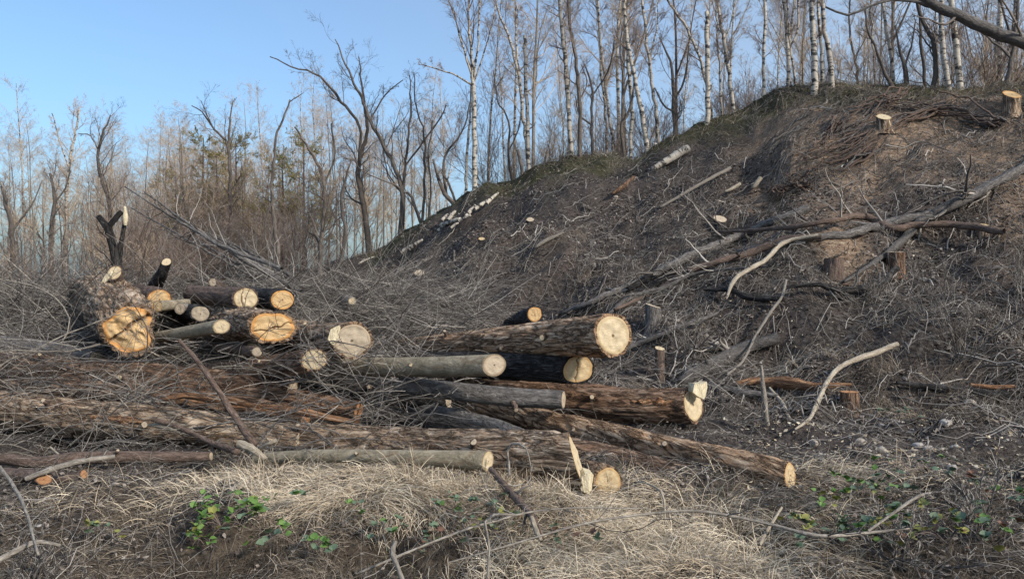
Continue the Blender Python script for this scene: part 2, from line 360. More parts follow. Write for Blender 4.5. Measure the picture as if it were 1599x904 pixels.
A, R_ = np.meshgrid(angs, rads)
X = np.sin(A) * R_; Y = np.cos(A) * R_; Z = H(X, Y)
gg = Geo(); n_r, n_a = A.shape
idx = np.arange(n_r * n_a).reshape(n_r, n_a); a_ = idx[:-1]; b_ = idx[1:]
Q = np.stack([a_, np.roll(a_, -1, 1), np.roll(b_, -1, 1), b_], -1).reshape(-1, 4)
cl, mo, stw = zones(X, Y)
V = np.stack([X, Y, Z], -1).reshape(-1, 3); V = np.vstack([V, [[0, 0, float(Z[0].mean())]]])
BC = np.vstack([np.stack([cl, mo, stw], -1).reshape(-1, 3), [[0, 0, 1]]])
T3 = np.stack([np.full(n_a, n_r * n_a), np.roll(idx[0], -1), idx[0]], -1)
Q = Q[:, ::-1]; 
gg.add(V, Q, T3, .5, BC)
tag(link('ground', gg.mesh('ground', MAT['ground'])), kind='structure')

# ---------------------------------------------------------------- logs
def log(label, pts, bark='rough', cut='cutpale', n=None, cut_far=False, oval=1.0, lob=.08, disp=.10, twist=0., frq=9., step=None, group=None, seed=None, flare=0, groove=None, crough=.055, name='cut_log', cat='log', extra=None):
    sd_ = int(rng.integers(1000)) if seed is None else seed
    pts = np.array([[*Wp(p[0], p[1], p[2]), p[3] / F * p[2]] for p in pts])
    L = np.linalg.norm(np.diff(pts[:, :3], axis=0), axis=1).sum(); rm = pts[:, 3].mean()
    nseg = int(np.clip(L / .035, 6, 130)); ns = int(np.clip(2 * math.pi * rm / .016, 16, 80))
    sp = spline(pts, nseg + 1); P = sp[:, :3]; R = sp[:, 3]
    T = nrm(np.gradient(P, axis=0)); ref = np.array([0, 0, 1.]) if abs(T[0, 2]) < .8 else np.array([1., 0, 0])
    n1 = nrm(np.cross(T, ref)); n2 = np.cross(n1, T)      # n1 sideways, n2 up
    s = np.concatenate([[0], np.cumsum(np.linalg.norm(np.diff(P, axis=0), axis=1))])
    an = np.arange(ns) / ns * 2 * math.pi
    SS, AA = np.meshgrid(s, an, indexing='ij'); RR = R[:, None] + 0 * AA
    ta = AA + twist * SS
    bc = np.stack([RR * np.cos(ta), RR * np.sin(ta), SS], -1)
    low = fbm(np.stack([np.cos(AA) * 1.3, np.sin(AA) * 1.3, SS * .8], -1), 2, sd_)
    fl = flare * np.exp(-SS / .35) * (np.cos(AA * 3 + sd_) * .5 + .5)
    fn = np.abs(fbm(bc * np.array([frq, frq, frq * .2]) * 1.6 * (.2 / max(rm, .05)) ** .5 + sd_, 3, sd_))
    fine = fbm(bc * np.array([frq * 4, frq * 4, frq * 1.2]), 2, sd_ + 9)
    ro = RR * (1 + lob * low + fl + disp * (np.clip(fn * 2.2, 0, 1.1) - .5) + disp * .25 * fine)
    rs = RR * (1 + lob * low + fl) * .95
    offs = n1[:, None] * (rs * np.cos(AA) * oval)[..., None] + n2[:, None] * (rs * np.sin(AA))[..., None]
    off = n1[:, None] * (ro * np.cos(AA) * oval)[..., None] + n2[:, None] * (ro * np.sin(AA))[..., None]
    V = P[:, None] + off
    ax = -T[0]; nn_ = nrm(np.array(n, float)) if n is not None else nrm(ax + .12 * rng.normal(size=3))
    if abs(ax @ nn_) < .25: nn_ = nrm(nn_ + .5 * ax)
    def slide(o):
        d = -(o @ nn_) / (ax @ nn_)
        return o + ax * np.clip(d, -1.6 * rm, 1.6 * rm)[..., None]
    for k in range(min(12, nseg // 2)):                      # blend the oblique cut into the first rings
        f = max(0, 1 - s[k] / (1.6 * rm)); d = -(off[k] @ nn_) / (ax @ nn_)
        V[k] = V[k] + ax * (np.clip(d, -1.6 * rm, 1.6 * rm) * f)[:, None]
    base = P[len(P) // 2].copy(); base[2] = V[..., 2].min()
    th = thing(name, base, label, cat, group)
    g = Geo(); i0 = np.arange((nseg + 1) * ns).reshape(nseg + 1, ns); qa = i0[:-1]; qb = i0[1:]
    Qd = np.stack([qa, np.roll(qa, -1, 1), np.roll(qb, -1, 1), qb], -1).reshape(-1, 4)
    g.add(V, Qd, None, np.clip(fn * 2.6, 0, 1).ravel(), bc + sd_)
    def end(kring, o0, c0, axv, sl):
        # bark lip then the cut face as its own part
        Vr = V[kring]; inner = c0 + sl(o0 * .93)
        m_ = g.n; lip = np.vstack([Vr, inner]); j = np.arange(ns)
        g.add(lip, np.stack([j, np.roll(j, -1), np.roll(j, -1) + ns, j + ns], -1), None, .2, np.vstack([bc[kring], bc[kring] * .93]) + sd_)
        fg = Geo(); rings = 16; VV = []; BB = []; TT = []
        rr_ = ro[kring].mean()
        for q in range(rings):
            fr = 1 - q / rings
            o_ = o0 * .93 * fr; pv = c0 + sl(o_)
            rel = np.stack([np.cos(an) * fr, np.sin(an) * fr, np.full(ns, sd_ * 1.7)], -1)
            bumpy = fbm(rel * np.array([3, 3, 1.]), 2, sd_ + 3) * crough * rr_
            gv = np.zeros(ns)
            if groove:
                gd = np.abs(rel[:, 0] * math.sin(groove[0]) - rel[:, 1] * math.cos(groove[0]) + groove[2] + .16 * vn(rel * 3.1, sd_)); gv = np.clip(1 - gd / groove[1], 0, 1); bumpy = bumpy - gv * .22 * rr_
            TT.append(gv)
            if q: pv = pv + axv * (bumpy + .02 * rr_)[:, None]
            VV.append(pv); BB.append(rel)
        VV.append(c0[None] + axv * .02 * rr_); BB.append(np.array([[0, 0, sd_ * 1.7]])); TT.append(np.array([TT[-1].mean()]))
        VV = np.vstack(VV); BB = np.vstack(BB); i1 = np.arange(rings * ns).reshape(rings, ns)
        q1 = i1[:-1]; q2 = i1[1:]; Q2 = np.stack([q1, q2, np.roll(q2, -1, 1), np.roll(q1, -1, 1)], -1).reshape(-1, 4)
        ctr = rings * ns; T2 = np.stack([i1[-1], np.full(ns, ctr), np.roll(i1[-1], -1)], -1)
        fg.add(VV, Q2, T2, np.concatenate(TT), BB)
        link('cut_face', fg.mesh('cut_face', MAT[cut], base), th)
    end(0, offs[0], P[0], ax, slide)
    if cut_far: end(nseg, offs[-1], P[-1], T[-1], lambda o: o)
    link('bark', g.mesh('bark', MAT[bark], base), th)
    return th, P, R, base

def wedge(th, base, name, c, size, rot, mat='palewood', label=None):
    # a splintered block of wood left standing on a cut end
    g = Geo(); nx = 7; k = np.array([(x, y, z) for x in (-1, -.3, .4, 1) for y in (-1, 1) for z in (-1, 1)], float)
    pts = k.reshape(4, 2, 2, 3).copy(); pts[..., 2] *= np.array([.55, .8, 1, .7])[:, None, None]; pts[..., 1] *= np.array([.8, 1, .85, .5])[:, None, None]
    pts = pts + .12 * rng.normal(size=pts.shape); V_ = pts.reshape(-1, 3) * np.array(size) / 2
    V_ = V_ @ np.array(mathutils.Euler(rot).to_matrix()).T + np.array(c)
    Qs = []
    I = np.arange(16).reshape(4, 2, 2)
    for i in range(3):
        a0 = I[i]; a1 = I[i + 1]; cyc = [(0, 0), (1, 0), (1, 1), (0, 1)]
        for j in range(4):
            p, q = cyc[j], cyc[(j + 1) % 4]; Qs.append([a0[p], a0[q], a1[q], a1[p]])
    Qs.append([I[0][0, 0], I[0][0, 1], I[0][1, 1], I[0][1, 0]]); Qs.append([I[3][0, 0], I[3][1, 0], I[3][1, 1], I[3][0, 1]])
    g.add(V_, Qs); o = link(name, g.mesh(name, MAT[mat], base, False), th)
    if label: o['label'] = label
    return o

LOGS = {}
def L(key, *a_, **k): LOGS[key] = log(*a_, **k)
L('top', 'long furrowed brown log lying topmost across the right of the pile', [(957, 524, 7.4, 33), (850, 530, 8.2, 26), (700, 540, 9.3, 18.5), (590, 547, 10.4, 14)], 'warm', 'cutpale', (.42, -.88, .12), disp=.07)
L('olive', 'smooth olive barked log just under the long top log', [(772, 570, 7.3, 17.5), (650, 573, 7.8, 15.5), (520, 572, 8.4, 14)], 'smooth', 'cutgrey', (.45, -.9, .05), disp=.012, lob=.03)
L('black', 'dark barked log with a yellow cracked cut end, just below the long top log', [(903, 576, 7.9, 23), (820, 573, 8.3, 21), (700, 568, 9, 19), (600, 566, 9.8, 16)], 'dark', 'cutyellow', (.3, -.95, 0), lob=.12, groove=(1.5, .10, .0), crough=.06)
L('notch', 'reddish log with a stepped pale felling cut at its right end', [(1083, 632, 8.2, 27), (980, 632, 8.4, 26), (870, 622, 8.7, 25), (750, 612, 9.1, 24), (620, 605, 9.6, 20)], 'red', 'cutpale', (.75, -.65, .15), disp=.09)
L('greycrack', 'smooth grey log with a short stub, lying before the reddish notched log', [(880, 624, 7.6, 14.5), (800, 620, 7.7, 15), (720, 612, 7.8, 14.5), (620, 600, 8.0, 13)], 'darkgrey', 'cutgrey', (.95, -.3, 0), disp=.02, lob=.03)
L('sweep', 'long curved furrowed log sweeping down to the grass at the right end of the pile', [(1234, 742, 5.95, 21), (1150, 725, 6.25, 22.5), (1050, 703, 6.75, 20.5), (950, 680, 7.35, 19.5), (850, 658, 7.9, 18), (740, 634, 8.6, 15)], 'warm', 'cutyellow', (.72, -.68, .1), disp=.12, twist=.9, frq=8)
L('front', 'thickest grey furrowed log at the front of the pile with a slanted pale cut', [(902, 722, 5.85, 41), (780, 712, 6.25, 39), (640, 702, 6.8, 33), (500, 692, 7.2, 30), (400, 688, 7.6, 27)], 'rough', 'cutpale', (1, -.12, .35), disp=.10, frq=10)
L('left', 'long thick furrowed log running out of the left side of the photo', [(470, 690, 7.15, 21), (300, 668, 7.3, 26), (150, 655, 7.6, 29), (0, 640, 8.0, 29), (-160, 628, 8.4, 30)], 'rough', 'cutgrey', None, disp=.10)
L('pole', 'smooth pale pole in front of the thickest log with a small round cut end', [(762, 720, 5.6, 17), (660, 715, 5.75, 12.5), (560, 712, 5.95, 10.5), (480, 712, 6.15, 10), (400, 716, 6.4, 9)], 'smooth', 'cutpale', (.85, -.5, 0), disp=.02, lob=.05)
L('pole2', 'thin grey brown pole lying along the ground at the lower left edge', [(330, 712, 6.5, 7), (250, 713, 6.45, 9), (130, 715, 6.4, 9.5), (60, 722, 6.35, 9), (0, 716, 6.4, 8.5), (-120, 714, 6.6, 8)], 'brown', 'cutgrey', None, disp=.05, lob=.08)
L('under', 'dark reddish log under the sweeping curved log, torn brown wedge at its end', [(1075, 747, 6.3, 20), (1000, 733, 6.6, 25), (900, 712, 7.0, 27), (800, 695, 7.4, 24)], 'red', 'cutred', (.85, -.5, 0), disp=.1)
L('lowpale', 'low log with a round pale yellow cut end in the grass beside the thickest log', [(950, 751, 5.85, 23), (905, 738, 6.5, 21), (860, 730, 7.1, 20)], 'rough', 'cutyellow', (.12, -1, .08))
L('butt', 'large gnarled log butt with a lobed orange cut at the left of the stack', [(198, 514, 8.3, 34), (186, 490, 8.9, 36), (170, 468, 9.8, 34), (152, 458, 10.8, 30)], 'rough', 'cutorange', (.22, -.97, -.12), oval=1.12, lob=.22, disp=.12, flare=.10, groove=(.75, .09, .0), crough=.12)
L('oval', 'thick log with an oval orange yellow cut end in the middle of the left stack', [(428, 512, 8.0, 27), (385, 508, 8.7, 27), (330, 500, 9.8, 26), (270, 492, 11, 22)], 'rough', 'cutorange', (.22, -.97, 0), oval=1.22, lob=.16, groove=(.35, .05, .02), crough=.07)
L('chalk', 'log with a large chalky round cut end beside the smooth olive log', [(549, 532, 7.8, 28), (500, 528, 8.4, 25), (440, 520, 9.2, 23), (380, 515, 10, 20)], 'rough', 'cutgrey', (.25, -.97, .05), disp=.08)
L('round', 'brown log with a neat round cream cut end below the oval orange one', [(491, 561, 7.5, 17.5), (440, 570, 7.9, 18), (380, 580, 8.3, 19), (300, 585, 8.8, 18)], 'red', 'cutpale', (.25, -.97, .05))
L('blackround', 'black barked log with a round orange ringed cut end on top of the left stack', [(441, 468, 9.0, 17), (400, 466, 9.6, 17), (340, 462, 10.6, 15)], 'dark', 'cutorange', (.2, -.98, 0), disp=.03, lob=.03)
L('cream', 'brown log on top of the left stack, its cream cut end crossed by a ridge', [(383, 466, 8.9, 17.5), (350, 464, 9.3, 15), (300, 459, 10, 13)], 'brown', 'cutpale', (.35, -.93, 0), groove=(1.6, .12, .25), crough=.07)
L('og', 'round orange cut log end beside the large gnarled butt', [(249, 468, 9.2, 17.5), (225, 462, 10, 17), (200, 458, 11, 15)], 'brown', 'cutorange', (.1, -1, 0))
L('s1', 'small grey log end poking out in front of the round orange one', [(246, 478, 8.8, 9), (272, 476, 9.3, 8.5), (300, 474, 9.9, 8)], 'smooth', 'cutyellow', (-.3, -.95, 0), disp=.015)
L('s2', 'smallest brown round cut end in the row on top of the stack', [(281, 482, 8.9, 9), (300, 484, 9.4, 9), (325, 484, 9.9, 8)], 'grey', 'cutgrey', (-.2, -1, 0), disp=.015)
L('s3', 'white cut end with a dark hole in its middle', [(313, 490, 8.7, 13.5), (290, 487, 9.4, 13), (260, 480, 10.3, 11)], 'dark', 'cutgrey', (.05, -1, 0), lob=.12, crough=.05)
L('s4', 'slim grey pole with a round tan cut end in front of the thick oval log', [(346, 510, 7.9, 11), (300, 518, 8.3, 10), (250, 526, 8.7, 9)], 'smooth', 'cutpale', (.4, -.92, 0), disp=.015)
L('s5', 'small dim log end low under the thick oval log', [(401, 549, 7.8, 8), (370, 546, 8.4, 8), (340, 545, 8.9, 8)], 'brown', 'cutgrey', (.1, -1, 0))
L('s6', 'tiny weathered log end above the top of the left stack', [(332, 441, 10, 6.5), (350, 450, 10.6, 6.5)], 'brown', 'cutgrey', (-.05, -1, 0))
L('s7', 'upright sawn branch stub rising from the stack with a small pale top', [(260, 409, 9.6, 7), (254, 426, 9.7, 8), (243, 446, 9.9, 10), (236, 470, 10, 12)], 'dark', 'cutpale', (.15, -.85, .5))
L('s8', 'sawn stub with a peeled pale face at the foot of the broken snag', [(178, 426, 9.5, 12), (183, 445, 9.7, 10), (186, 470, 9.9, 10)], 'brown', 'cutpale', (0, -.95, .3))
L('s9', 'round orange cut end peeping over the long top log', [(835, 491, 9.2, 12.5), (815, 498, 10, 12), (795, 508, 10.9, 11)], 'dark', 'cutorange', (.1, -1, 0))
L('s10', 'little grey log end half hidden in brush on the lower slope', [(550, 470, 10, 6), (535, 466, 10.6, 9)], 'grey', 'cutpale', (.4, -.9, 0))
L('d1', 'dark log beneath the gnarled butt running out of the left edge', [(455, 612, 8.0, 19), (330, 600, 8.2, 23), (200, 590, 8.5, 26), (60, 576, 8.9, 26), (-100, 566, 9.3, 25)], 'red', 'cutgrey', None, disp=.09)
L('d2', 'low split log with torn orange wood along its side', [(480, 650, 7.7, 15), (380, 637, 7.9, 18), (260, 622, 8.2, 18), (120, 612, 8.5, 18), (0, 606, 8.9, 16)], 'red', 'cutred', None, disp=.14)
L('d3', 'grey green log wedged low in the middle of the pile', [(828, 690, 7.0, 14), (765, 667, 7.5, 15), (700, 652, 8, 15), (640, 642, 8.5, 14)], 'darkgrey', 'cutgrey', None, disp=.08)
L('d4', 'short dark log low in the middle of the pile behind the thick front log', [(770, 684, 7.15, 15), (690, 664, 7.6, 15), (600, 650, 8.1, 14)], 'dark', 'cutgrey', None, disp=.08)
L('d5', 'shadowed log below the smooth olive one in the middle of the pile', [(700, 620, 8.3, 18), (600, 612, 8.5, 19), (480, 600, 8.9, 19), (360, 588, 9.4, 18)], 'dark', 'cutgrey', None, disp=.06)
L('d6', 'dark brown log under the round cream cut one', [(560, 642, 7.7, 15), (470, 628, 7.9, 17), (380, 612, 8.4, 17)], 'red', 'cutred', None, disp=.1)
L('d8', 'weathered grey log lying flat in the brush at the left edge', [(150, 560, 8.6, 12), (60, 545, 9.0, 14), (-80, 530, 9.5, 14)], 'darkgrey', 'cutgrey', None, disp=.06)
L('r1', 'small log with an orange red cut face low at the left edge', [(68, 748, 5.85, 9), (35, 741, 6.0, 9), (-40, 735, 6.25, 9)], 'brown', 'cutred', (.3, -.95, .1), lob=.2)
L('r2', 'short brown log piece lying beside the orange red cut at the left', [(131, 740, 5.95, 7), (95, 750, 6.0, 8), (55, 757, 6.1, 9)], 'brown', 'cutred', (.9, -.3, .3))
# extra pieces on cuts
th, P_, R_l, b_l = LOGS['notch']; wedge(th, b_l, 'hinge_block', P_[0] + np.array([.04, -.07, .17]), (.20, .12, .17), (0, .25, .5), 'wedge', 'pale block of wood left standing on the cut')
th, P_, R_l, b_l = LOGS['front']; wedge(th, b_l, 'hinge_block', P_[0] + np.array([.05, -.14, -.11]), (.10, .12, .16), (0, .1, .1), 'wedge', 'pale block at the foot of the cut')
th, P_, R_l, b_l = LOGS['under']; wedge(th, b_l, 'torn_wedge', P_[0] + np.array([0, -.10, -.01]), (.18, .06, .10), (0, -1.1, .2), 'orangewood', 'torn orange brown wedge')
th, P_, R_l, b_l = LOGS['chalk']; wedge(th, b_l, 'bark_flap', P_[0] + np.array([-.17, -.03, .05]), (.10, .05, .22), (0, .2, .3), 'wedge', 'pale torn flap beside the cut')
th, P_, R_l, b_l = LOGS['s8']; wedge(th, b_l, 'peeled_strip', P_[0] + np.array([-.07, -.02, -.06]), (.17, .03, .06), (0, -.9, 0), 'wedge')
def strip(th, P_, R_l, b_l, i0, i1, ang, wid, mat):
    g = Geo(); n = 14; ii = np.linspace(i0, i1, n).astype(int); Tt = nrm(np.gradient(P_, axis=0))
    n1 = nrm(np.cross(Tt, [0, 0, 1.])); n2 = np.cross(n1, Tt); V_ = []
    for q, k in enumerate(ii):
        ww = wid * math.sin(math.pi * (q + .4) / n) * (.7 + .6 * rng.random())
        for da in (-ww, -ww * .3, ww * .3, ww):
            a2 = ang + da + .06 * rng.normal(); rr = R_l[k] * (1.05 + (.06 if abs(da) < ww * .5 else -.04) + .03 * rng.normal())
            V_.append(P_[k] + rr * (math.cos(a2) * n1[k] + math.sin(a2) * n2[k]))
    I = np.arange(n * 4).reshape(n, 4); Qs = np.stack([I[:-1, :-1], I[:-1, 1:], I[1:, 1:], I[1:, :-1]], -1).reshape(-1, 4)
    V_ = np.array(V_); bcs = np.stack([np.tile([0, .03, .06, .09], n), np.zeros(n * 4), np.repeat(np.arange(n) * .08, 4)], -1)
    g.add(V_, Qs, None, .5, bcs); link('torn_wood', g.mesh('torn_wood', MAT[mat], b_l, False), th)
for key, f0, f1, ang, wid in (('d2', .05, .45, 0, .5), ('notch', .06, .18, 0, .22), ('d6', .2, .55, 0, .35), ('left', .30, .42, 0, .2)):
    th, P_, R_l, b_l = LOGS[key]; Tt = P_[-1] - P_[0]; n1 = np.cross(Tt, [0, 0, 1.])
    ang = math.pi if n1[1] > 0 else 0.; ang = ang - .35 if ang else .35 * -1
    strip(th, P_, R_l, b_l, int(f0 * len(P_)), int(f1 * len(P_)), ang, wid, 'orangewood')

def stub(key, frac, ang, ln, r, cut='cutpale', mat=None):
    th, P_, R_l, b_l = LOGS[key]; k = int(frac * (len(P_) - 1)); Tt = nrm(np.gradient(P_, axis=0)); n1 = nrm(np.cross(Tt[k], [0, 0, 1.])); n1 = n1 * (-1 if n1[1] > 0 else 1); n2 = np.array([0, 0, 1.])
    d = nrm(n1 * math.cos(ang) + n2 * math.sin(ang) - .45 * Tt[k]); c = P_[k] + R_l[k] * .8 * nrm(d + .45 * Tt[k]); t = np.linspace(0, 1, 6)[:, None]; P2 = c + d * (ln + R_l[k] * .2) * t + .004 * rng.normal(size=(6, 3))
    R2 = r * np.array([1.7, 1.35, 1.1, 1.02, 1, .98]); o = None; g = Geo(); tubes(g, P2, R2, 10); o = link('branch_stub', g.mesh('branch_stub', MAT[mat or 'brown'], b_l), th)
    an = np.arange(12) / 12 * 2 * math.pi; u_ = nrm(np.cross(d, [.1, .3, 1.])); v_ = np.cross(u_, d); ring = P2[-1] + d * .004 + r * .95 * (np.cos(an)[:, None] * u_ + np.sin(an)[:, None] * v_); j = np.arange(12)
    g = Geo(); g.add(np.vstack([ring, P2[-1] + d * .006]), None, np.stack([j, np.roll(j, -1), np.full(12, 12)], -1), 0., np.vstack([np.stack([np.cos(an), np.sin(an), an * 0 + k], -1), [[0, 0, k]]])); link('cut_face', g.mesh('cut_face', MAT[cut], b_l), o)
for key, fr, an_, ln, r_ in (('greycrack', .28, -.5, .10, .022), ('top', .22, .1, .03, .03), ('top', .38, -.3, .05, .02), ('top', .62, .9, .10, .018), ('olive', .45, .3, .02, .018), ('sweep', .3, .5, .06, .022), ('sweep', .6, .2, .05, .02), ('front', .25, .6, .07, .028), ('front', .55, .1, .04, .035), ('front', .8, .8, .12, .02),
                             ('left', .3, .2, .06, .03), ('left', .55, .7, .12, .022), ('left', .7, -.1, .05, .028), ('notch', .3, .4, .05, .025), ('pole', .5, .5, .04, .012), ('chalk', .3, .8, .06, .02), ('d1', .4, .2, .08, .025), ('d1', .65, .8, .1, .02), ('d2', .7, .5, .08, .02), ('round', .4, .5, .05, .018), ('d5', .3, .4, .07, .022), ('pole2', .3, .8, .05, .012)):
    stub(key, fr, an_, ln, r_, 'cutpale' if rng.random() < .5 else 'cutgrey', 'smooth' if key in ('olive', 'pole') else None)

# ---------------------------------------------------------------- growing branches
def grow(P, R, n, ratio, ang, K, up, jit, t0=.25, t1=1., rr=.55, tip=.3, rmin=.002, lmin=.05, lrange=(.6, 1.2)):
    N, Kp, _ = P.shape; T = nrm(np.gradient(P, axis=1)); Lp = np.linalg.norm(np.diff(P, axis=1), axis=2).sum(1)
    i = np.repeat(np.arange(N), n); t = rng.uniform(t0, t1, len(i)); f = t * (Kp - 1); k = np.clip(f.astype(int), 0, Kp - 2); u = (f - k)[:, None]
    p = P[i, k] * (1 - u) + P[i, k + 1] * u; tg = nrm(T[i, k] * (1 - u) + T[i, k + 1] * u); r = (R[i, k] * (1 - u[:, 0]) + R[i, k + 1] * u[:, 0])
    pr = nrm(np.cross(tg, rng.normal(size=tg.shape))); an = ang * rng.uniform(.6, 1.3, len(i))[:, None]
    d = nrm(np.cos(an) * tg + np.sin(an) * pr)
    ln = np.maximum(Lp[i] * ratio * (1.15 - .6 * t) * rng.uniform(*lrange, len(i)), lmin); st = (ln / (K - 1))[:, None]
    pts = [p]
    for q in range(K - 1):
        pts.append(pts[-1] + d * st); d = nrm(d + np.array([0, 0, up]) + jit * rng.normal(size=d.shape))
    r0 = np.maximum(r * rr * rng.uniform(.7, 1.1, len(i)), rmin); Rn = r0[:, None] * np.linspace(1, tip, K)[None]
    return np.stack(pts, 1), np.maximum(Rn, rmin * .7)
RMIN = .0027
def tree_obj(name, label, cat, group, base, paths, bark, twigm, spec, main=None, twigname='twigs'):
    """paths: list of (P Kx3 world, R K); spec: per level (n, ratio, angle, K, up, jit, t0, sides)"""
    base = np.asarray(base, float); th = thing(name, base, label, cat, group)
    g = Geo()
    tubes(g, *paths[0], 9); link('trunk', g.mesh('trunk', MAT[bark], base), th)
    for P, R in paths[1:]:
        gl = Geo(); tubes(gl, P, R, 8); link('limb', gl.mesh('limb', MAT[bark], base), th)
    lev = [(P[None], R[None]) for P, R in paths]; g1 = Geo(); g2 = Geo(); u1 = u2 = False
    for li, (n, ratio, ang, K, up, jit, t0, sides) in enumerate(spec):
        nxt = []
        for P, R in lev:
            nn = n if isinstance(n, int) else max(2, int(n * np.linalg.norm(P[0, -1] - P[0, 0])))
            P2, R2 = grow(P, R, nn, ratio, ang, K, up, jit, t0=t0, rmin=RMIN, rr=.36 if li == 0 else .55)
            tubes(g1 if li == 0 else g2, P2, R2, sides, cap=False); nxt.append((P2, R2))
            if li == 0: u1 = True
            else: u2 = True
        if li == 0 and len(spec) > 1: lev = nxt
        elif li: lev = nxt
    if u1: tag(link('branches', g1.mesh('branches', MAT[twigm], base), th), kind='stuff')
    if u2: tag(link(twigname, g2.mesh(twigname, MAT[twigm], base), th), kind='stuff')
    return th
def px_tree(name, label, cat, group, D, paths, bark, twigm, spec, ground=True, bend=.25, dy=None):
    out = []; base = None
    if D > 23.5 and name == 'bare_tree': paths = [[(p[0], p[1], p[2] * .74) for p in q_] for q_ in paths]
    if name == 'birch_tree': paths = [[(p[0], p[1], p[2] * .68) for p in q_] for q_ in paths]
    for j, pts in enumerate(paths):
        q = np.array([[*Wp(p[0], p[1], D), p[2] / 2 / F * D] for p in pts])
        if j == 0 and ground:
            gx, gy = q[0, 0], D; gz = float(H(gx, gy)) - .12
            if gz < q[0, 2] - .02: q = np.vstack([[gx, gy, gz, q[0, 3] * 1.25], q])
            base = np.array([gx, gy, gz + .1])
        k = len(q); m_ = int(max(8, np.linalg.norm(q[-1, :3] - q[0, :3]) / .22)); sp = spline(q, m_)
        yo = rng.uniform(-1, 1) * bend * (0 if j == 0 else 1); t = np.linspace(0, 1, m_)
        L_ = np.linalg.norm(q[-1, :3] - q[0, :3])
        sp[:, 1] += yo * L_ * t
        if j: # the limb starts where its trunk is
            P0 = out[0][0]; a_i = np.argmin(np.linalg.norm(P0[:, [0, 2]] - sp[0, [0, 2]], axis=1)); sp[:, 1] += P0[a_i, 1] - sp[0, 1]
        sp[:, :3] += .012 * L_ ** .5 * rng.normal(size=(m_, 3)) * np.minimum(1, t * 4)[:, None] * .6
        if j == 0 and base is None: base = sp[0, :3].copy()
        out.append((sp[:, :3], np.maximum(sp[:, 3], .006)))
    return tree_obj(name, label, cat, group, base, out, bark, twigm, spec)

# ---- the birches and bare trees on the crest: (n per m, ratio, angle, K, up, jit, t0, sides)
SB = [(2.6, .20, .75, 9, .07, .13, .36, 4), (11, .42, .7, 6, -.01, .18, .15, 3), (9, .55, .7, 4, -.14, .22, .15, 3)]
SBS = [(1.2, .12, .9, 6, .15, .2, .2, 4), (6, .5, .6, 4, .0, .2, .2, 3)]
SD = [(2.4, .28, .75, 9, .12, .2, .2, 5), (8, .45, .7, 6, .05, .22, .2, 3), (7, .5, .7, 4, .0, .28, .2, 3)]
def birch(label, dD, paths, spec=SB, bark='birch', tw='twigred'):
    px_tree('birch_tree', label, 'birch', 'birches along the crest of the slope', crestD(paths[0][0][0]) + dD, paths, bark, tw, spec)
def bare(label, dD, paths, spec=SD, D=None, group='bare trees along the slope edge', tw='twig', bark='tree', name='bare_tree'):
    px_tree(name, label, 'tree', group, D if D else crestD(paths[0][0][0]) + dD, paths, bark, tw, spec)
birch('tall birch with fan shaped crown and a limb reaching left over open sky', -.3, [[(741, 303, 12), (741, 200, 11), (740, 130, 9), (733, 50, 6), (732, -60, 4)], [(740, 130, 5), (722, 70, 4), (706, 20, 3), (695, -30, 2)], [(740, 128, 5), (748, 60, 4), (752, -40, 3)], [(740, 130, 4), (762, 70, 3), (775, 20, 2)], [(738, 134, 5), (712, 120, 4), (684, 111, 3), (660, 106, 2)]],
      [(3.2, .30, .5, 9, .07, .11, .5, 4), (10, .42, .6, 6, .02, .17, .2, 3), (7, .55, .65, 4, -.1, .22, .2, 3)])
birch('thin grey birch stem close against the fan crowned birch', .8, [[(727, 302, 7), (730, 230, 6), (735, 160, 4), (737, 120, 3)]], SBS)
birch('birch snapped off bare at the top with an orange scar', .2, [[(826, 272, 10), (823, 180, 9), (821, 110, 8), (819, 55, 7)]], SBS)
birch('birch leaning left behind the snapped one', 1.5, [[(826, 270, 8), (818, 190, 8), (810, 120, 7), (795, 60, 6), (775, 5, 4), (765, -60, 3)], [(812, 125, 4), (806, 60, 3), (808, 0, 2)]])
birch('pale straight birch just left of the blackened trunk', .3, [[(893, 246, 11), (888, 180, 10), (884, 110, 9), (876, 30, 8), (872, -60, 6)]])
birch('birch with a blackened trunk at the edge of the mossy shelf', -.2, [[(906, 246, 11), (905, 160, 9), (899, 90, 8), (890, 30, 7), (884, -60, 6)], [(903, 160, 4), (917, 130, 3), (908, 100, 2)]], bark='tree')
birch('slender pale birch behind the blackened trunk, to its right', 4, [[(948, 240, 6), (944, 160, 6), (936, 80, 5), (930, -40, 4)]])
birch('slender birch with golden upper twigs over the mossy shelf', 2.5, [[(958, 240, 7), (945, 130, 6), (935, 40, 5), (932, -40, 4)], [(945, 130, 3), (962, 70, 3), (972, 20, 2)]], tw='twigwarm')
birch('twisted birch at the right end of the mossy shelf', -.1, [[(1010, 225, 12), (1000, 170, 11), (988, 110, 9), (978, 50, 8), (970, -60, 6)]])
birch('straight dark flecked birch rising from the mossy shelf', .5, [[(985, 242, 9), (986, 160, 9), (980, 90, 8), (976, 0, 7), (974, -60, 6)]])
birch('birch with a forked pale upper stem right of the mossy shelf', .8, [[(1028, 218, 8), (1022, 160, 8), (1013, 90, 7), (1003, 10, 6), (1000, -60, 5)], [(1014, 95, 4), (1028, 40, 3), (1032, -20, 2)]])
birch('leaning birch crossing behind the broken topped one', 3.0, [[(1112, 190, 6), (1098, 110, 7), (1075, 50, 6), (1045, 5, 5), (1020, -40, 4)]])
birch('stout birch broken off at its blackened top, black and white bands', -.2, [[(1105, 192, 12), (1105, 120, 11.5), (1104, 60, 10.5), (1104, 20, 9)]], SBS)
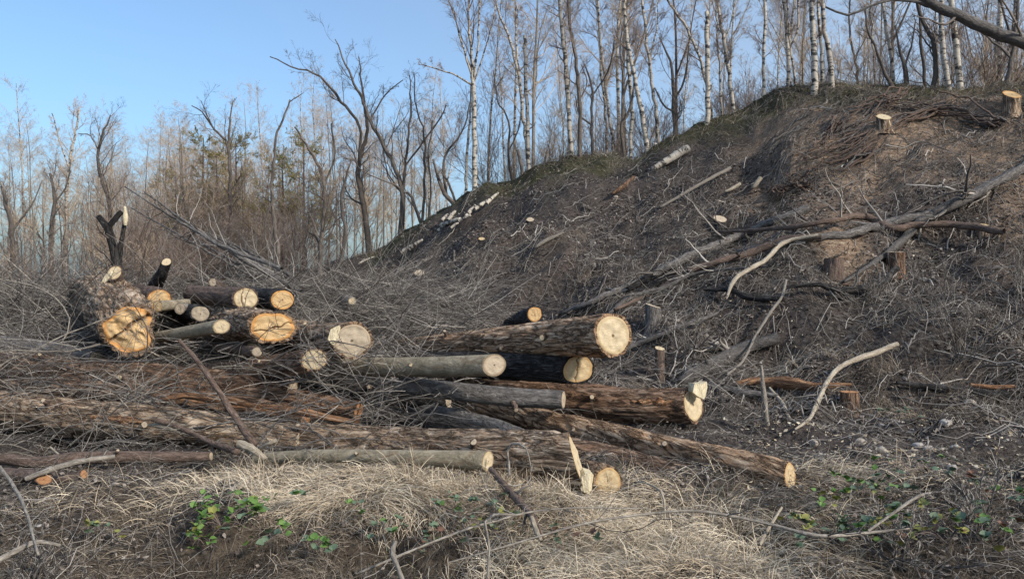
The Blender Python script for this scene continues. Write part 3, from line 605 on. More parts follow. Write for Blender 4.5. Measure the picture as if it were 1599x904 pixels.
birch('slightly leaning birch right of the broken topped one', .6, [[(1146, 180, 9), (1139, 120, 9), (1129, 60, 8), (1120, 0, 6), (1114, -60, 5)], [(1130, 70, 4), (1142, 30, 3), (1150, -20, 2)]])
birch('thin birch between the leaning one and the forked one', 1.2, [[(1127, 186, 5), (1123, 100, 5), (1118, 20, 4), (1116, -50, 3)]])
birch('straight pale birch standing alone left of the forked one', 1.5, [[(1192, 160, 8), (1193, 90, 7), (1195, 20, 7), (1196, -60, 5)]])
birch('birch forked into two stems left of the crest shoulder', .0, [[(1230, 143, 9), (1231, 90, 9), (1226, 40, 7), (1221, -40, 5)], [(1231, 75, 5), (1243, 58, 5), (1249, 30, 5), (1248, -40, 4)]])
birch('second stem rising beside the forked birch', .5, [[(1243, 142, 6), (1238, 100, 5), (1232, 60, 5), (1228, 0, 4)]], SBS)
birch('thick black and white birch on the very shoulder of the slope', -.4, [[(1272, 131, 15), (1271, 80, 13), (1268, 30, 12), (1264, -60, 9)]])
birch('thin birch hidden between two thick ones on the shoulder', .6, [[(1284, 132, 9), (1281, 60, 7), (1278, 0, 6), (1277, -60, 5)]], SBS)
birch('thick leaning birch right of the shoulder birch', -.2, [[(1299, 132, 13), (1296, 90, 12), (1288, 50, 10), (1285, 0, 9), (1286, -60, 7)]])
birch('slim pale birch in the middle of the right crest', .5, [[(1395, 137, 8), (1391, 90, 8), (1383, 40, 7), (1377, -10, 6), (1374, -60, 5)]])
birch('grey shaded birch, left of the close pair near the right edge', -.3, [[(1481, 138, 13), (1474, 90, 12), (1470, 40, 11), (1471, -60, 9)]])
birch('thickest white birch, right of the close pair near the right edge', -.1, [[(1499, 138, 15), (1494, 80, 14), (1487, 20, 13), (1483, -60, 11)]])
birch('slim distant birch behind the middle of the right crest', 5, [[(1367, 140, 5), (1362, 60, 5), (1360, -40, 4)]])
# dark bare trees
bare('dark tree with two long limbs arching far to the left', -.1, [[(576, 391, 14), (570, 335, 12), (560, 280, 11), (561, 247, 9), (573, 211, 7), (571, 180, 6), (565, 130, 4), (560, 90, 2)], [(561, 245, 7), (563, 200, 6), (537, 162, 6), (516, 137, 5), (496, 120, 4), (464, 112, 3), (430, 97, 2)]])
bare('dark tree leaning left with a strong forked limb, rooted on the slope edge', .0, [[(625, 374, 13), (629, 303, 11), (617, 263, 9), (599, 227, 8), (579, 191, 7), (567, 160, 6), (551, 128, 5), (536, 90, 3.5), (523, 62, 2)], [(629, 300, 6), (631, 271, 6), (635, 215, 5), (639, 160, 4), (636, 110, 2)], [(634, 258, 4), (663, 219, 4), (687, 187, 3), (697, 165, 2)], [(578, 190, 4), (600, 150, 3), (630, 125, 2)]])
bare('slim dark stem arching beside the forked leaning tree', .0, [[(659, 352, 7), (652, 335, 7), (643, 308, 6), (634, 300, 5), (630, 302, 4)], [(659, 350, 6), (661, 319, 6), (663, 250, 5), (660, 200, 4), (648, 165, 3), (645, 110, 2)]])
bare('low tree curving up in two arms left of the fan crowned birch', -.2, [[(711, 318, 10), (694, 303, 9), (684, 275, 7), (676, 248, 4)], [(697, 304, 6), (692, 263, 5), (697, 238, 5), (716, 213, 4), (730, 175, 3), (735, 120, 2)], [(711, 316, 5), (702, 290, 5), (690, 270, 3)]])
bare('twiggy tree with crooked boughs behind the mossy shelf', .8, [[(926, 242, 7), (923, 190, 6), (925, 140, 5), (912, 100, 3)], [(924, 195, 4), (905, 180, 3), (898, 150, 2)], [(925, 150, 3), (950, 110, 3), (958, 60, 2)]])
bare('short snapped dark stub beside the snapped birch', 0, [[(816, 272, 8), (812, 250, 7), (808, 234, 6)]], [(3, .3, .6, 4, .1, .2, .3, 3)])
bare('bare tree with a wavy stem at the left of the crest', 2, [[(800, 280, 6), (793, 240, 5), (795, 190, 4), (778, 160, 3), (770, 110, 2)], [(794, 235, 3), (810, 200, 3), (815, 150, 2)]])
bare('dark curving sapling left of the broken birch', .3, [[(975, 243, 5), (970, 200, 5), (985, 170, 4), (990, 130, 2)]])
bare('bare tree with upswept limbs between the shelf and the broken birch', 1, [[(1055, 215, 7), (1052, 150, 6), (1048, 100, 4), (1030, 60, 2)], [(1052, 160, 4), (1070, 120, 3), (1078, 70, 2)], [(1052, 175, 3), (1035, 165, 3), (1020, 140, 2)]])
bare('dark tree with an S bend at the right of the crest', -.2, [[(1457, 137, 8), (1462, 100, 8), (1456, 62, 7), (1440, 32, 6), (1428, -10, 5), (1420, -60, 4)]])
bare('curved thin dark tree left of the slim pale birch', -.1, [[(1396, 138, 7), (1380, 112, 5), (1366, 75, 4), (1354, 45, 3), (1350, 10, 2)]])
bare('forked dark tree with a club shaped lower trunk on the right crest', .0, [[(1416, 137, 8), (1413, 105, 7), (1404, 78, 4), (1398, 40, 2)], [(1413, 105, 4), (1424, 70, 3), (1432, 30, 2)]])
bare('bare tree at the right end of the crest with a spreading web of twigs', -.1, [[(1572, 132, 9), (1580, 90, 7), (1585, 50, 6), (1590, 0, 4)], [(1580, 92, 4), (1550, 60, 3), (1520, 30, 2)], [(1582, 70, 4), (1560, 20, 3), (1540, -20, 2)]])
bare('thin dark tree between the S bend tree and the grey birch', .8, [[(1445, 138, 5), (1440, 80, 5), (1437, 30, 4), (1440, -30, 3)]])
bare('grey leafless tree behind the left part of the right crest', 3, [[(1340, 138, 6), (1335, 90, 5), (1325, 40, 4), (1330, -20, 3)], [(1335, 90, 3), (1350, 60, 2), (1365, 10, 1.5)]])
bare('dark sapling on the slope edge left of the low curving tree', 0, [[(669, 345, 4), (673, 290, 4), (668, 240, 3), (676, 190, 2)]])
# leaning trunk that crosses the upper right corner
LT = [(1760, 130, 26), (1690, 104, 24), (1599, 68, 20), (1540, 46, 18), (1480, 18, 16), (1440, -2, 14), (1380, -30, 11), (1300, -60, 8)]
px_tree('leaning_tree', 'thick dark trunk slanting across the upper right corner', 'tree', None, 17.5, [LT, [(1460, 8, 6), (1400, 0, 5), (1360, 8, 4), (1325, 23, 4), (1290, 12, 3)]], 'darkgrey', 'twig', [(1.2, .25, .9, 7, .05, .2, .1, 4), (6, .4, .7, 4, 0, .2, .2, 3)], ground=False, bend=.0)

# trees standing nearer or farther at the left
bare('thin crooked snag with a snapped tip standing before the left wood', 0, [[(434, 402, 10), (426, 340, 8), (426, 295, 7), (429, 240, 5.5), (437, 195, 4.5), (455, 155, 3)], [(452, 160, 2.5), (466, 150, 2), (474, 144, 1)], [(427, 310, 4), (418, 350, 4), (424, 395, 4)]], SBS, D=24, group='bare trees at the left')
bare('dark curved sapling at the foot of the slope', 0, [[(524, 435, 6), (536, 390, 6), (540, 355, 5), (533, 327, 5), (537, 285, 4), (548, 250, 2)]], SBS, D=17, group='bare trees at the left')
bare('forked tree with a crooked left limb above the reddish shrubs', 0, [[(358, 440, 9), (360, 300, 8), (357, 232, 6), (345, 212, 5), (332, 199, 4), (318, 178, 3), (300, 166, 2)], [(357, 232, 5), (360, 195, 4), (367, 160, 2)], [(333, 200, 3), (325, 180, 2), (318, 160, 1.5)]], D=34, group='bare trees at the left')
bare('tree with sinuous trunk standing behind the broken snag', 0, [[(172, 438, 9), (172, 326, 8), (159, 283, 7), (153, 240, 6), (160, 212, 5), (172, 180, 2)], [(154, 236, 3), (140, 212, 2), (120, 208, 1.5)]], D=36, group='bare trees at the left')
bare('tree with a bent trunk left of the two arching limbs', 0, [[(500, 405, 10), (506, 330, 9), (506, 287, 7), (492, 250, 6), (476, 223, 5), (460, 198, 3)], [(506, 290, 4), (520, 240, 4), (512, 190, 3)]], D=27, group='bare trees at the left')
bare('straight dark trunk in front of the left wood', 0, [[(80, 445, 11), (81, 349, 9), (86, 310, 7), (78, 270, 4)], [(84, 320, 4), (105, 290, 3), (112, 250, 2)]], D=30, group='bare trees at the left')
bare('dark leaning tree at the left edge of the wood', 0, [[(16, 445, 12), (20, 365, 10), (10, 325, 7), (2, 290, 5)], [(20, 360, 5), (45, 320, 3), (60, 280, 2)]], D=28, group='bare trees at the left')
px_tree('birch_tree', 'pale tall birch forked like a V above the left wood', 'birch', 'birches of the left wood', 42, [[(100, 440, 8), (104, 309, 7), (110, 250, 6), (117, 210, 5), (124, 173, 4)], [(108, 262, 4), (98, 225, 3), (90, 180, 2)]], 'birch', 'twigwarm', SB)
# nearer broken snag over the stack
px_tree('broken_snag', 'dark broken snag with a crosswise stub and split pale tip behind the gnarled butt', 'tree', None, 10.6, [[(184, 440, 17), (180, 400, 15), (174, 370, 13), (168, 348, 12), (160, 340, 10), (153, 338, 8)], [(172, 352, 9), (182, 340, 9), (191, 331, 8)], [(184, 420, 9), (190, 380, 7), (195, 345, 6), (196, 330, 5)]], 'dark', 'twig', [(3.0, .35, .8, 7, .15, .2, .2, 4), (5, .45, .7, 4, 0, .2, .2, 3)], bend=0)

# ---------------------------------------------------------------- the woods behind: prototypes, then copies
def proto(name, h, r, spec, bark, tw, lean=.04, forks=0, wig=.03):
    t = np.linspace(0, 1, 16); P = np.stack([lean * h * t ** 2 + wig * h * fbm(p3(t * 2.2, t * 0 + rng.uniform(0, 99)), 2) * t, wig * h * fbm(p3(t * 2.2, t * 0 + rng.uniform(0, 99)), 2) * t, h * t], -1)
    R = r * (1 - .85 * t) * (1 + .5 * np.exp(-t * 25)); paths = [(P, R)]
    for k in range(forks):
        i = int(rng.integers(4, 9)); P2, R2 = grow(P[None], R[None], 1, rng.uniform(.4, .6), .5, 12, .12, .10, t0=i / 16, t1=i / 16 + .01, rr=.75); paths.append((P2[0], R2[0]))
    return tree_obj(name, None, 'tree', None, (0, 0, 0), paths, bark, tw, spec)
RMIN = .0042
W1 = [(2.4, .28, .85, 9, .06, .2, .25, 4), (8, .42, .75, 5, .02, .24, .15, 3), (7, .5, .7, 4, .0, .28, .15, 3)]
WB = [(2.6, .20, .7, 8, .07, .14, .38, 4), (8, .42, .7, 5, .0, .2, .15, 3), (6, .5, .7, 4, -.12, .24, .15, 3)]
def pine(h):
    th = thing('pine_tree', (0, 0, 0), None, 'tree'); t = np.linspace(0, 1, 12)
    P = np.stack([.1 * np.sin(t * 3), 0 * t, h * t], -1); g = Geo(); tubes(g, P, .15 * (1 - .85 * t), 8); link('trunk', g.mesh('trunk', MAT['brown']), th)
    P2, R2 = grow(P[None], (.15 * (1 - .85 * t))[None], 46, .26, 1.25, 6, .05, .08, t0=.35, t1=.99, rr=.3); g = Geo(); tubes(g, P2, R2, 4)
    tag(link('branches', g.mesh('branches', MAT['brown'])), kind='stuff').parent = th
    P3, R3 = grow(P2, R2, 9, .4, .7, 4, .08, .15, t0=.2, rmin=.006); P4, R4 = grow(P3, R3, 22, .35, .8, 2, .1, .1, t0=.1, rmin=.01)
    g = Geo(); side = nrm(rng.normal(size=(len(P4), 3))); ribbons(g, P4, np.full((len(P4), 2), .010), side); tag(link('needles', g.mesh('needles', MAT['needle']), th), kind='stuff')
    return th
protos = {
 'wood': [proto('bare_tree', 11, .075, W1, 'grey', 'twigwarm', .05, 2), proto('bare_tree', 12, .085, W1, 'tree', 'twigwarm', -.03, 3, .05), proto('bare_tree', 10, .07, W1, 'brown', 'twigred', .08, 1, .05), proto('bare_tree', 12.5, .09, W1, 'grey', 'twigwarm', .02, 2)],
 'birch': [proto('birch_tree', 13, .085, WB, 'birch', 'twigwarm', .04, 1), proto('birch_tree', 14, .095, WB, 'birch', 'twigwarm', -.05, 0), proto('birch_tree', 12, .07, WB, 'birch', 'twigred', .1, 1)],
 'pine': [pine(9.5), pine(8.5)],
}
def shrub(h, n, tw):
    th = thing('shrub', (0, 0, 0), None, 'shrub'); d = rng.normal(size=(n, 3)); d[:, 2] = 2.3; d = nrm(d); K = 9
    P = [np.stack([rng.normal(size=n) * .25, rng.normal(size=n) * .25, np.zeros(n)], -1)]; l = h * rng.uniform(.6, 1.1, n)[:, None] / (K - 1)
    for k in range(K - 1): P.append(P[-1] + d * l); d = nrm(d + .13 * rng.normal(size=d.shape) + [0, 0, .05])
    P = np.stack(P, 1); R = np.full((n, 1), .018) * np.linspace(1, .3, K)[None]; g = Geo(); tubes(g, P, R, 4); tag(link('stems', g.mesh('stems', MAT['brown']), th), kind='stuff')
    P2, R2 = grow(P, R, 9, .38, .6, 5, .06, .2, t0=.2, rmin=.006); P3, R3 = grow(P2, R2, 6, .5, .6, 4, .03, .2, t0=.15, rmin=.006)
    g = Geo(); tubes(g, P2, R2, 3, cap=False); tubes(g, P3, R3, 3, cap=False); tag(link('twigs', g.mesh('twigs', MAT[tw]), th), kind='stuff'); return th
protos['shrub'] = [shrub(4.2, 16, 'twigwarm'), shrub(3.4, 20, 'twigred'), shrub(5, 14, 'twigred')]
used = set()
def place(kind, px, D, sc, label, group, k=None):
    k = int(rng.integers(len(protos[kind]))) if k is None else k
    o = protos[kind][k]
    if (kind, k) in used: o = copy_tree(o)
    used.add((kind, k))
    X_ = (px - CX) / F * D
    o.location = (X_, D, float(H(X_, D, False)) - .08); o.rotation_euler = (0, 0, rng.uniform(0, 6.28)); o.scale = (sc, sc, sc * rng.uniform(.9, 1.1))
    zone = next(z for e_, z in ZONES if px < e_); ht = 'low' if sc * (1 if kind != 'pine' else 1.0) < HB[kind][0] else 'mid height' if sc < HB[kind][1] else 'tall'
    far = '' if kind == 'pine' else (' nearer ' if D < FARM.get(group, 55) else ' distant ').strip() + ' '
    o['label'] = f"{ht} {KT[kind][k]} {far}{label} {zone}"; o['group'] = group; return o
KT = {'wood': ['forked', 'spreading', 'leaning', 'upright'], 'birch': ['forked', 'straight', 'leaning'], 'pine': ['full', 'small'], 'shrub': ['loose', 'dense', 'open']}
HB = {'wood': (.65, .9), 'birch': (.65, .9), 'pine': (.73, .85), 'shrub': (.5, .9)}
FARM = {'trees standing back from the crest': 34, 'shrubs on the crest': 25, 'shrubs before the left wood': 36}
ZONES = [(0, 'beside the left edge'), (70, 'above the far left brush'), (140, 'left of the broken snag'), (210, 'right behind the broken snag'), (290, 'above the gnarled orange butt'), (350, 'left of the crooked forked tree'), (410, 'above the cream log end'), (470, 'around the thin snapped snag'),
         (530, 'behind the bent trunk tree'), (600, 'behind the arching dark tree'), (700, 'behind the foot of the slope'), (760, 'near the fan crowned birch'), (850, 'near the snapped birch'), (930, 'near the blackened birch'), (1010, 'over the mossy shelf'), (1090, 'left of the snapped top birch'),
         (1170, 'right of the snapped top birch'), (1250, 'near the forked birch'), (1320, 'behind the shoulder birches'), (1410, 'behind the slim pale birch'), (1500, 'behind the close birch pair'), (9999, 'at the right end of the crest')]
G1 = 'trees of the left wood'
def top(px):     # the canopy line of the left wood
    return np.interp(px, [-150, 0, 60, 130, 200, 250, 300, 400, 470, 560, 700], [205, 215, 205, 240, 250, 255, 200, 205, 190, 210, 220])
for i in range(118):
    px = rng.uniform(-160, 700); D = rng.uniform(34, 78); kd = 'birch' if rng.random() < .3 else 'wood'
    hh = (HY - top(px)) / F * D * rng.uniform(.7, 1.08) + 1.4
    lab = {'birch': 'pale birch in the left wood', 'wood': 'tree in the left wood'}[kd]
    place(kd, px, D, max(.45, hh / 12.5), lab, lab.split(' ', 1)[1] if False else G1 if kd == 'wood' else 'birches of the left wood')
for px, D, sc in ((275, 37, .66), (318, 37, .84), (338, 36, .72), (368, 37, .82), (440, 38, .72), (475, 37, .74), (500, 50, .82), (250, 52, .74), (425, 50, .9), (300, 54, .9), (352, 54, 1.0)):
    place('pine', px, D, sc, 'green pine', 'pines behind the left wood')
for i in range(44):
    px = rng.uniform(-140, 620) if i > 24 else rng.uniform(200, 470); D = rng.uniform(24, 48); place('shrub', px, D, rng.uniform(.6, 1.25) * D / 36, 'leafless shrub', 'shrubs before the left wood')
for i in range(42):
    px = rng.uniform(690, 1680); D = crestD(px) + rng.uniform(3, 26); kd = 'birch' if rng.random() < .75 else 'wood'
    lab = {'birch': 'slim birch behind the crest', 'wood': 'slim tree behind the crest'}[kd]
    place(kd, px, D, rng.uniform(.55, 1.05), lab, 'trees standing back from the crest')
for i in range(34):
    px = rng.uniform(760, 1650); D = crestD(px) + rng.uniform(.6, 7); place('shrub', px, D, rng.uniform(.3, .75), 'leafless crest shrub', 'shrubs on the crest')

# ---------------------------------------------------------------- branches and poles lying on the slope
def sticks_on(g, n, pxr, tr, ln, rad, K=4, lift=.02, sides=3, up=0., jit=.25, ang=None, tint=None, dens=None, polar=True):
    px = rng.uniform(*pxr, n); al = np.arctan((px - CX) / F); r0 = np.interp(al, _ang, _r0); r1 = np.interp(al, _ang, _r1)
    t = rng.uniform(*tr, n); r = (r0 + (r1 - r0) * t) if polar else t
    x = np.sin(al) * r; y = np.cos(al) * r
    if dens is not None:
        keep = rng.random(n) < dens(px, t, x, y); x, y, px, t = x[keep], y[keep], px[keep], t[keep]; n = len(x)
    th = rng.uniform(0, 2 * math.pi, n) if ang is None else ang + rng.normal(size=n) * .5
    L_ = ln[0] + (ln[1] - ln[0]) * rng.random(n) ** 2.2; st = L_ / (K - 1); rise = up * rng.random(n)
    pts = []; base_r = rad[0] + (rad[1] - rad[0]) * rng.random(n) ** 3
    for k in range(K):
        z = H(x, y) + lift * rng.random(n) + base_r + rise * L_ * k / (K - 1); pts.append(np.stack([x, y, z], -1))
        x = x + np.cos(th) * st; y = y + np.sin(th) * st; th = th + jit * rng.normal(size=n)
    tubes(g, np.stack(pts, 1), base_r[:, None] * np.linspace(1, .4, K)[None], sides, tint=None if tint is None else rng.uniform(*tint, n), cap=False)
def fallen(label, pts, bark='grey', twigs=0, lift=0., cut=None, cat='branch', name='fallen_branch', group=None, D=None, tw='brush'):
    q = []
    for p in pts:
        d = (p[3] if len(p) > 3 else (D or hit(p[0], p[1]) * .985)); w_ = Wp(p[0], p[1], d); q.append([*w_, p[2] / 2 / F * d])
    q = np.array(q); L_ = np.linalg.norm(np.diff(q[:, :3], axis=0), axis=1).sum(); n = int(np.clip(L_ / .08, 8, 90)); sp = spline(q, n)
    sp[:, :3] += .35 * sp[:, 3:4] * fbm(np.stack([np.linspace(0, L_ * 2.2, n)] * 3, -1) + rng.uniform(0, 90, (1, 3)) * [1, 0, 0], 2)[:, None] + .05 * sp[:, 3:4] * rng.normal(size=(n, 3)) + [0, 0, lift]
    sp[:, 3] *= 1 + .12 * rng.normal(size=n) * .6
    base = sp[n // 2, :3].copy(); th = thing(name, base, label, cat, group); g = Geo(); sd_ = 10 if sp[:, 3].max() > .02 else 6
    tubes(g, sp[:, :3], np.maximum(sp[:, 3], .003), sd_); link('stem', g.mesh('stem', MAT[bark], base), th)
    if cut:
        ax = nrm(sp[0, :3] - sp[1, :3]); r = sp[0, 3] * .97; g = Geo(); u_ = nrm(np.cross(ax, [0, .3, 1.])); v_ = np.cross(u_, ax); an = np.arange(14) / 14 * 2 * math.pi
        ring = sp[0, :3] + ax * .003 + r * (np.cos(an)[:, None] * u_ + np.sin(an)[:, None] * v_)
        V_ = np.vstack([ring, sp[0, :3] + ax * .005]); j = np.arange(14)
        g.add(V_, None, np.stack([j, np.roll(j, -1), np.full(14, 14)], -1), 0., np.vstack([np.stack([np.cos(an), np.sin(an), an * 0 + rng.uniform(0, 9)], -1), [[0, 0, 0]]])); link('cut_face', g.mesh('cut_face', MAT[cut], base), th)
    if twigs:
        P2, R2 = grow(sp[None, :, :3], sp[None, :, 3], twigs, .22, .8, 7, .03, .22, t0=.25, rr=.45, rmin=.003); P3, R3 = grow(P2, R2, 4, .45, .7, 5, 0, .25, rmin=.0025)
        for P_ in (P2, P3):
            gz = H(P_[..., 0], P_[..., 1], False) + .01; P_[..., 2] = np.maximum(P_[..., 2], gz)
        g = Geo(); tubes(g, P2, R2, 4, cap=False); tubes(g, P3, R3, 3, cap=False); tag(link('twigs', g.mesh('twigs', MAT[tw], base), th), kind='stuff')
    return th
fallen('long grey fallen trunk slanting down from the right edge across the slope', [(1660, 245, 21), (1599, 268, 19), (1500, 318, 17), (1440, 350, 15), (1405, 385, 12), (1365, 415, 8), (1318, 446, 4)], 'darkgrey', 10, .06, cat='fallen tree', name='fallen_log')
fallen('dark fallen trunk running beneath the long grey one', [(1640, 232, 10), (1560, 285, 12), (1470, 330, 14), (1400, 347, 14), (1320, 368, 13), (1240, 378, 9), (1150, 395, 6)], 'darkgrey', 8, .02, cat='fallen tree', name='fallen_log')
fallen('crooked brown branch lying level across the middle right of the slope', [(1568, 384, 11), (1500, 372, 12), (1430, 370, 11), (1395, 376, 12), (1345, 357, 11), (1290, 366, 9), (1210, 377, 7), (1110, 380, 4)], 'brown', 10, .22)
fallen('brown branch with a pale tip descending left from the middle of the slope', [(1282, 381, 8), (1225, 385, 11), (1180, 402, 12), (1120, 420, 11), (1075, 435, 11), (1030, 462, 8), (960, 495, 5)], 'brown', 10, .12)
fallen('thick bluish grey pole slanting down the middle of the slope', [(1262, 327, 14), (1215, 345, 13), (1150, 372, 13), (1080, 400, 13), (1000, 440, 11), (930, 470, 9), (880, 490, 7)], 'darkgrey', 8, .02, cut='cutgrey', name='fallen_log', cat='log')
fallen('dark pole lying just above the thick bluish grey one', [(1235, 334, 12), (1190, 352, 13), (1120, 372, 12), (1060, 405, 11), (980, 452, 9)], 'dark', 4, .0)
fallen('dark pole lying just below the thick bluish grey one', [(1120, 395, 10), (1060, 425, 11), (1000, 455, 11), (930, 492, 9)], 'dark', 4, .0)
fallen('bleached bare branch bending down from the middle of the slope', [(1278, 381, 5), (1225, 392, 7), (1195, 420, 7), (1150, 448, 7), (1134, 482, 3)], 'palewood', 3, .15)
fallen('dark crooked branch lying low on the middle of the slope', [(1100, 457, 6), (1140, 459, 9), (1175, 470, 11), (1225, 473, 8)], 'dark', 5, .06)
fallen('dark sagging branch beside the low crooked one, pale at its left end', [(1228, 455, 6), (1275, 451, 8), (1320, 459, 12), (1370, 450, 14), (1400, 425, 10)], 'dark', 12, .06)
fallen('thin bleached wand curving down the slope to the orange split wood', [(1228, 452, 4), (1220, 480, 4), (1205, 500, 5), (1180, 540, 4), (1160, 580, 4), (1135, 603, 3)], 'grey', 3, .15)
fallen('crooked bleached branch lying across the foot of the slope', [(1400, 550, 8), (1340, 572, 9), (1308, 588, 7), (1290, 612, 7), (1277, 640, 7), (1264, 668, 6), (1242, 685, 3)], 'palewood', 4, .10)
fallen('grey stick standing upright before the orange split wood', [(1188, 570, 4), (1192, 610, 8), (1196, 650, 8), (1206, 703, 7)], 'grey', 3, 0, D=8.1)
fallen('pale forked stick bent at the foot of the upright grey stick', [(1202, 610, 4), (1222, 635, 6), (1235, 660, 5), (1270, 668, 4)], 'palewood', 2, .04)
fallen('splintered orange piece of wood lying at the foot of the slope', [(1150, 606, 7), (1190, 600, 16), (1230, 605, 20), (1280, 611, 12), (1330, 608, 4)], 'orangewood', 0, .06, name='split_wood', cat='wood')
fallen('dark branch leading right from the stepped log to the orange split wood', [(1088, 606, 12), (1130, 612, 13), (1170, 618, 12), (1215, 622, 6)], 'darkgrey', 5, .04)
fallen('dark half buried log lying at the lower right with a torn orange end', [(1400, 601, 5), (1440, 606, 9), (1490, 613, 13), (1545, 619, 13), (1575, 618, 8)], 'dark', 2, .03, name='fallen_log', cat='log')
fallen('torn orange splinter at the end of the half buried log', [(1515, 611, 5), (1550, 614, 8), (1584, 613, 6)], 'orangewood', 0, .08, name='split_wood', cat='wood')
fallen('short black and white birch log lying high on the slope', [(1076, 234, 13), (1050, 249, 12), (1018, 268, 8)], 'birch', 0, .05, name='birch_log', cat='log')
fallen('thin straight pale pole lying aslant on the upper slope', [(1140, 266, 6), (1090, 293, 5), (1030, 328, 4)], 'grey', 0, .05)
fallen('short pale broken branch right of the thin straight pole', [(1156, 290, 5), (1140, 300, 5), (1130, 304, 3)], 'palewood', 0, .05)
fallen('white peeled stick right of the short pale branch', [(1188, 281, 7), (1180, 292, 7), (1174, 298, 4)], 'palewood', 0, .05)
fallen('brown splintered branch beside the black and white birch log', [(990, 280, 8), (970, 296, 7), (955, 306, 4)], 'red', 0, .04)
fallen('pale pole lying on the left part of the slope', [(880, 366, 5), (850, 380, 6), (835, 390, 3)], 'grey', 0, .04)
fallen('grey pole on the slope above the round orange cut end', [(720, 470, 4), (670, 478, 8), (600, 497, 9), (560, 506, 6)], 'dark', 6, .08)
fallen('grey ridged log half hidden in brush on the lower slope at the right', [(1215, 525, 16), (1150, 550, 22), (1090, 580, 22), (1060, 600, 16)], 'darkgrey', 10, .0, name='fallen_log', cat='log')
fallen('stick with a bleached tip pointing up the slope behind the pile', [(1122, 498, 4), (1095, 510, 7), (1060, 522, 9), (1000, 545, 9), (960, 560, 7)], 'darkgrey', 6, .1)
fallen('slanting branch that rises left of the stump behind the top log', [(1200, 430, 3), (1090, 440, 5), (1040, 462, 7), (985, 478, 7), (950, 505, 5)], 'darkgrey', 8, .15)
# birch debris along the left part of the crest
for i, (a0, b0, a1, b1, w_) in enumerate(((742, 330, 765, 316, 6), (760, 322, 778, 305, 5), (690, 356, 720, 345, 7), (700, 348, 712, 332, 6), (716, 350, 735, 340, 5), (684, 365, 700, 352, 6), (626, 398, 650, 385, 6), (640, 392, 660, 378, 5), (560, 415, 585, 404, 3), (728, 342, 742, 325, 6), (690, 348, 700, 338, 5), (704, 360, 716, 352, 4))):
    fallen('short birch stick scattered along the left part of the crest', [(a0, b0, w_), ((a0 + a1) / 2, (b0 + b1) / 2 - 1, w_), (a1, b1, w_ * .7)], 'birch', 0, .07, group='birch sticks scattered along the left crest', name='birch_stick', cat='stick')
# long leaning poles of the brush heap, rising to the upper left
for i, (a0, b0, a1, b1, a2, b2, w_) in enumerate(((195, 292, 330, 375, 440, 420, 5), (225, 300, 345, 385, 470, 455, 6), (260, 335, 380, 400, 520, 490, 6), (290, 350, 420, 410, 540, 500, 5), (330, 365, 430, 430, 510, 505, 5), (205, 325, 320, 390, 460, 470, 3), (380, 380, 470, 450, 560, 520, 4), (420, 400, 480, 460, 540, 520, 4), (300, 372, 390, 425, 480, 500, 4))):
    fallen(('long', 'longest', 'low', 'short', 'right hand', 'upper', 'heavy right', 'rightmost', 'lower left')[i] + ' leaning bare pole rising up left from the brush behind the stack', [(a2, b2, w_ + 2, 10.5 + .1 * i), (a1, b1, w_, 11.2 + .1 * i), (a0, b0, 2, 12.5 + .1 * i)], 'darkgrey', 16, 0, group='long bare poles leaning up left behind the stack', name='leaning_pole', cat='pole')
# sticks over the pile, each its own
fallen('pale ended stick leaning steeply over the left logs', [(279, 533, 5, 7.0), (300, 553, 7, 6.95), (330, 595, 8, 6.8), (365, 645, 10, 6.7), (396, 697, 11, 6.5)], 'brown', 0, cut='cutpale', name='leaning_stick', cat='stick')
fallen('peeled pale stick broken across the smooth pole', [(372, 694, 12, 6.0), (392, 702, 12, 5.95), (414, 716, 8, 5.9)], 'palewood', 2, cut='cutpale', name='broken_stick', cat='stick')
fallen('small pale stub pointing up right of the peeled stick', [(406, 700, 5, 5.95), (420, 692, 6, 5.9), (432, 686, 6, 5.9)], 'palewood', 0, name='broken_stick', cat='stick')
fallen('brown stick lying across the thick left log with a torn pale tip', [(238, 654, 7, 6.8), (285, 668, 8, 6.75), (330, 690, 9, 6.6), (372, 706, 9, 6.3)], 'brown', 3, name='leaning_stick', cat='stick')
fallen('torn pale sliver on the thick left log', [(231, 664, 3, 6.85), (255, 666, 9, 6.8), (284, 675, 4, 6.75)], 'palewood', 0, name='split_wood', cat='wood')
fallen('thin dark hooked branch standing before the thick front log', [(795, 742, 5, 5.4), (793, 700, 4, 5.45), (805, 692, 4, 5.4), (822, 700, 3, 5.3), (830, 732, 2, 5.2)], 'grey', 0, name='leaning_stick', cat='stick')
fallen('dark stick with a peeled white tip running down the grass bank', [(767, 738, 9, 5.5), (790, 768, 11, 5.2), (820, 800, 12, 4.9), (835, 818, 10, 4.75), (848, 848, 7, 4.6)], 'brown', 4, .03, name='leaning_stick', cat='stick')
fallen('white peeled tip of wood low on the grass bank', [(830, 812, 8, 4.68), (838, 832, 9, 4.6), (846, 848, 6, 4.55)], 'palewood', 0, .02, name='split_wood', cat='wood')
fallen('long thin arching wand over the dry grass in the foreground', [(700, 884, 3, 4.2), (790, 858, 3, 4.25), (900, 826, 4, 4.35), (1000, 808, 4, 4.5), (1100, 804, 5, 4.6), (1200, 823, 5, 4.55), (1280, 842, 6, 4.4), (1360, 836, 5, 4.5), (1420, 830, 3, 4.5)], 'grey', 6, .02, name='arching_wand')
fallen('bowed grey wand in the brambles at the lower right', [(1356, 836, 4, 4.5), (1400, 805, 5, 4.6), (1440, 780, 5, 4.7), (1475, 776, 3, 4.75)], 'grey', 5, .03, name='arching_wand')
fallen('pale hooked stick rising from the bottom edge left of the middle', [(637, 930, 8, 3.9), (620, 885, 9, 4.0), (612, 868, 9, 4.05), (617, 852, 7, 4.1)], 'grey', 0, .02, name='hooked_stick', cat='stick')
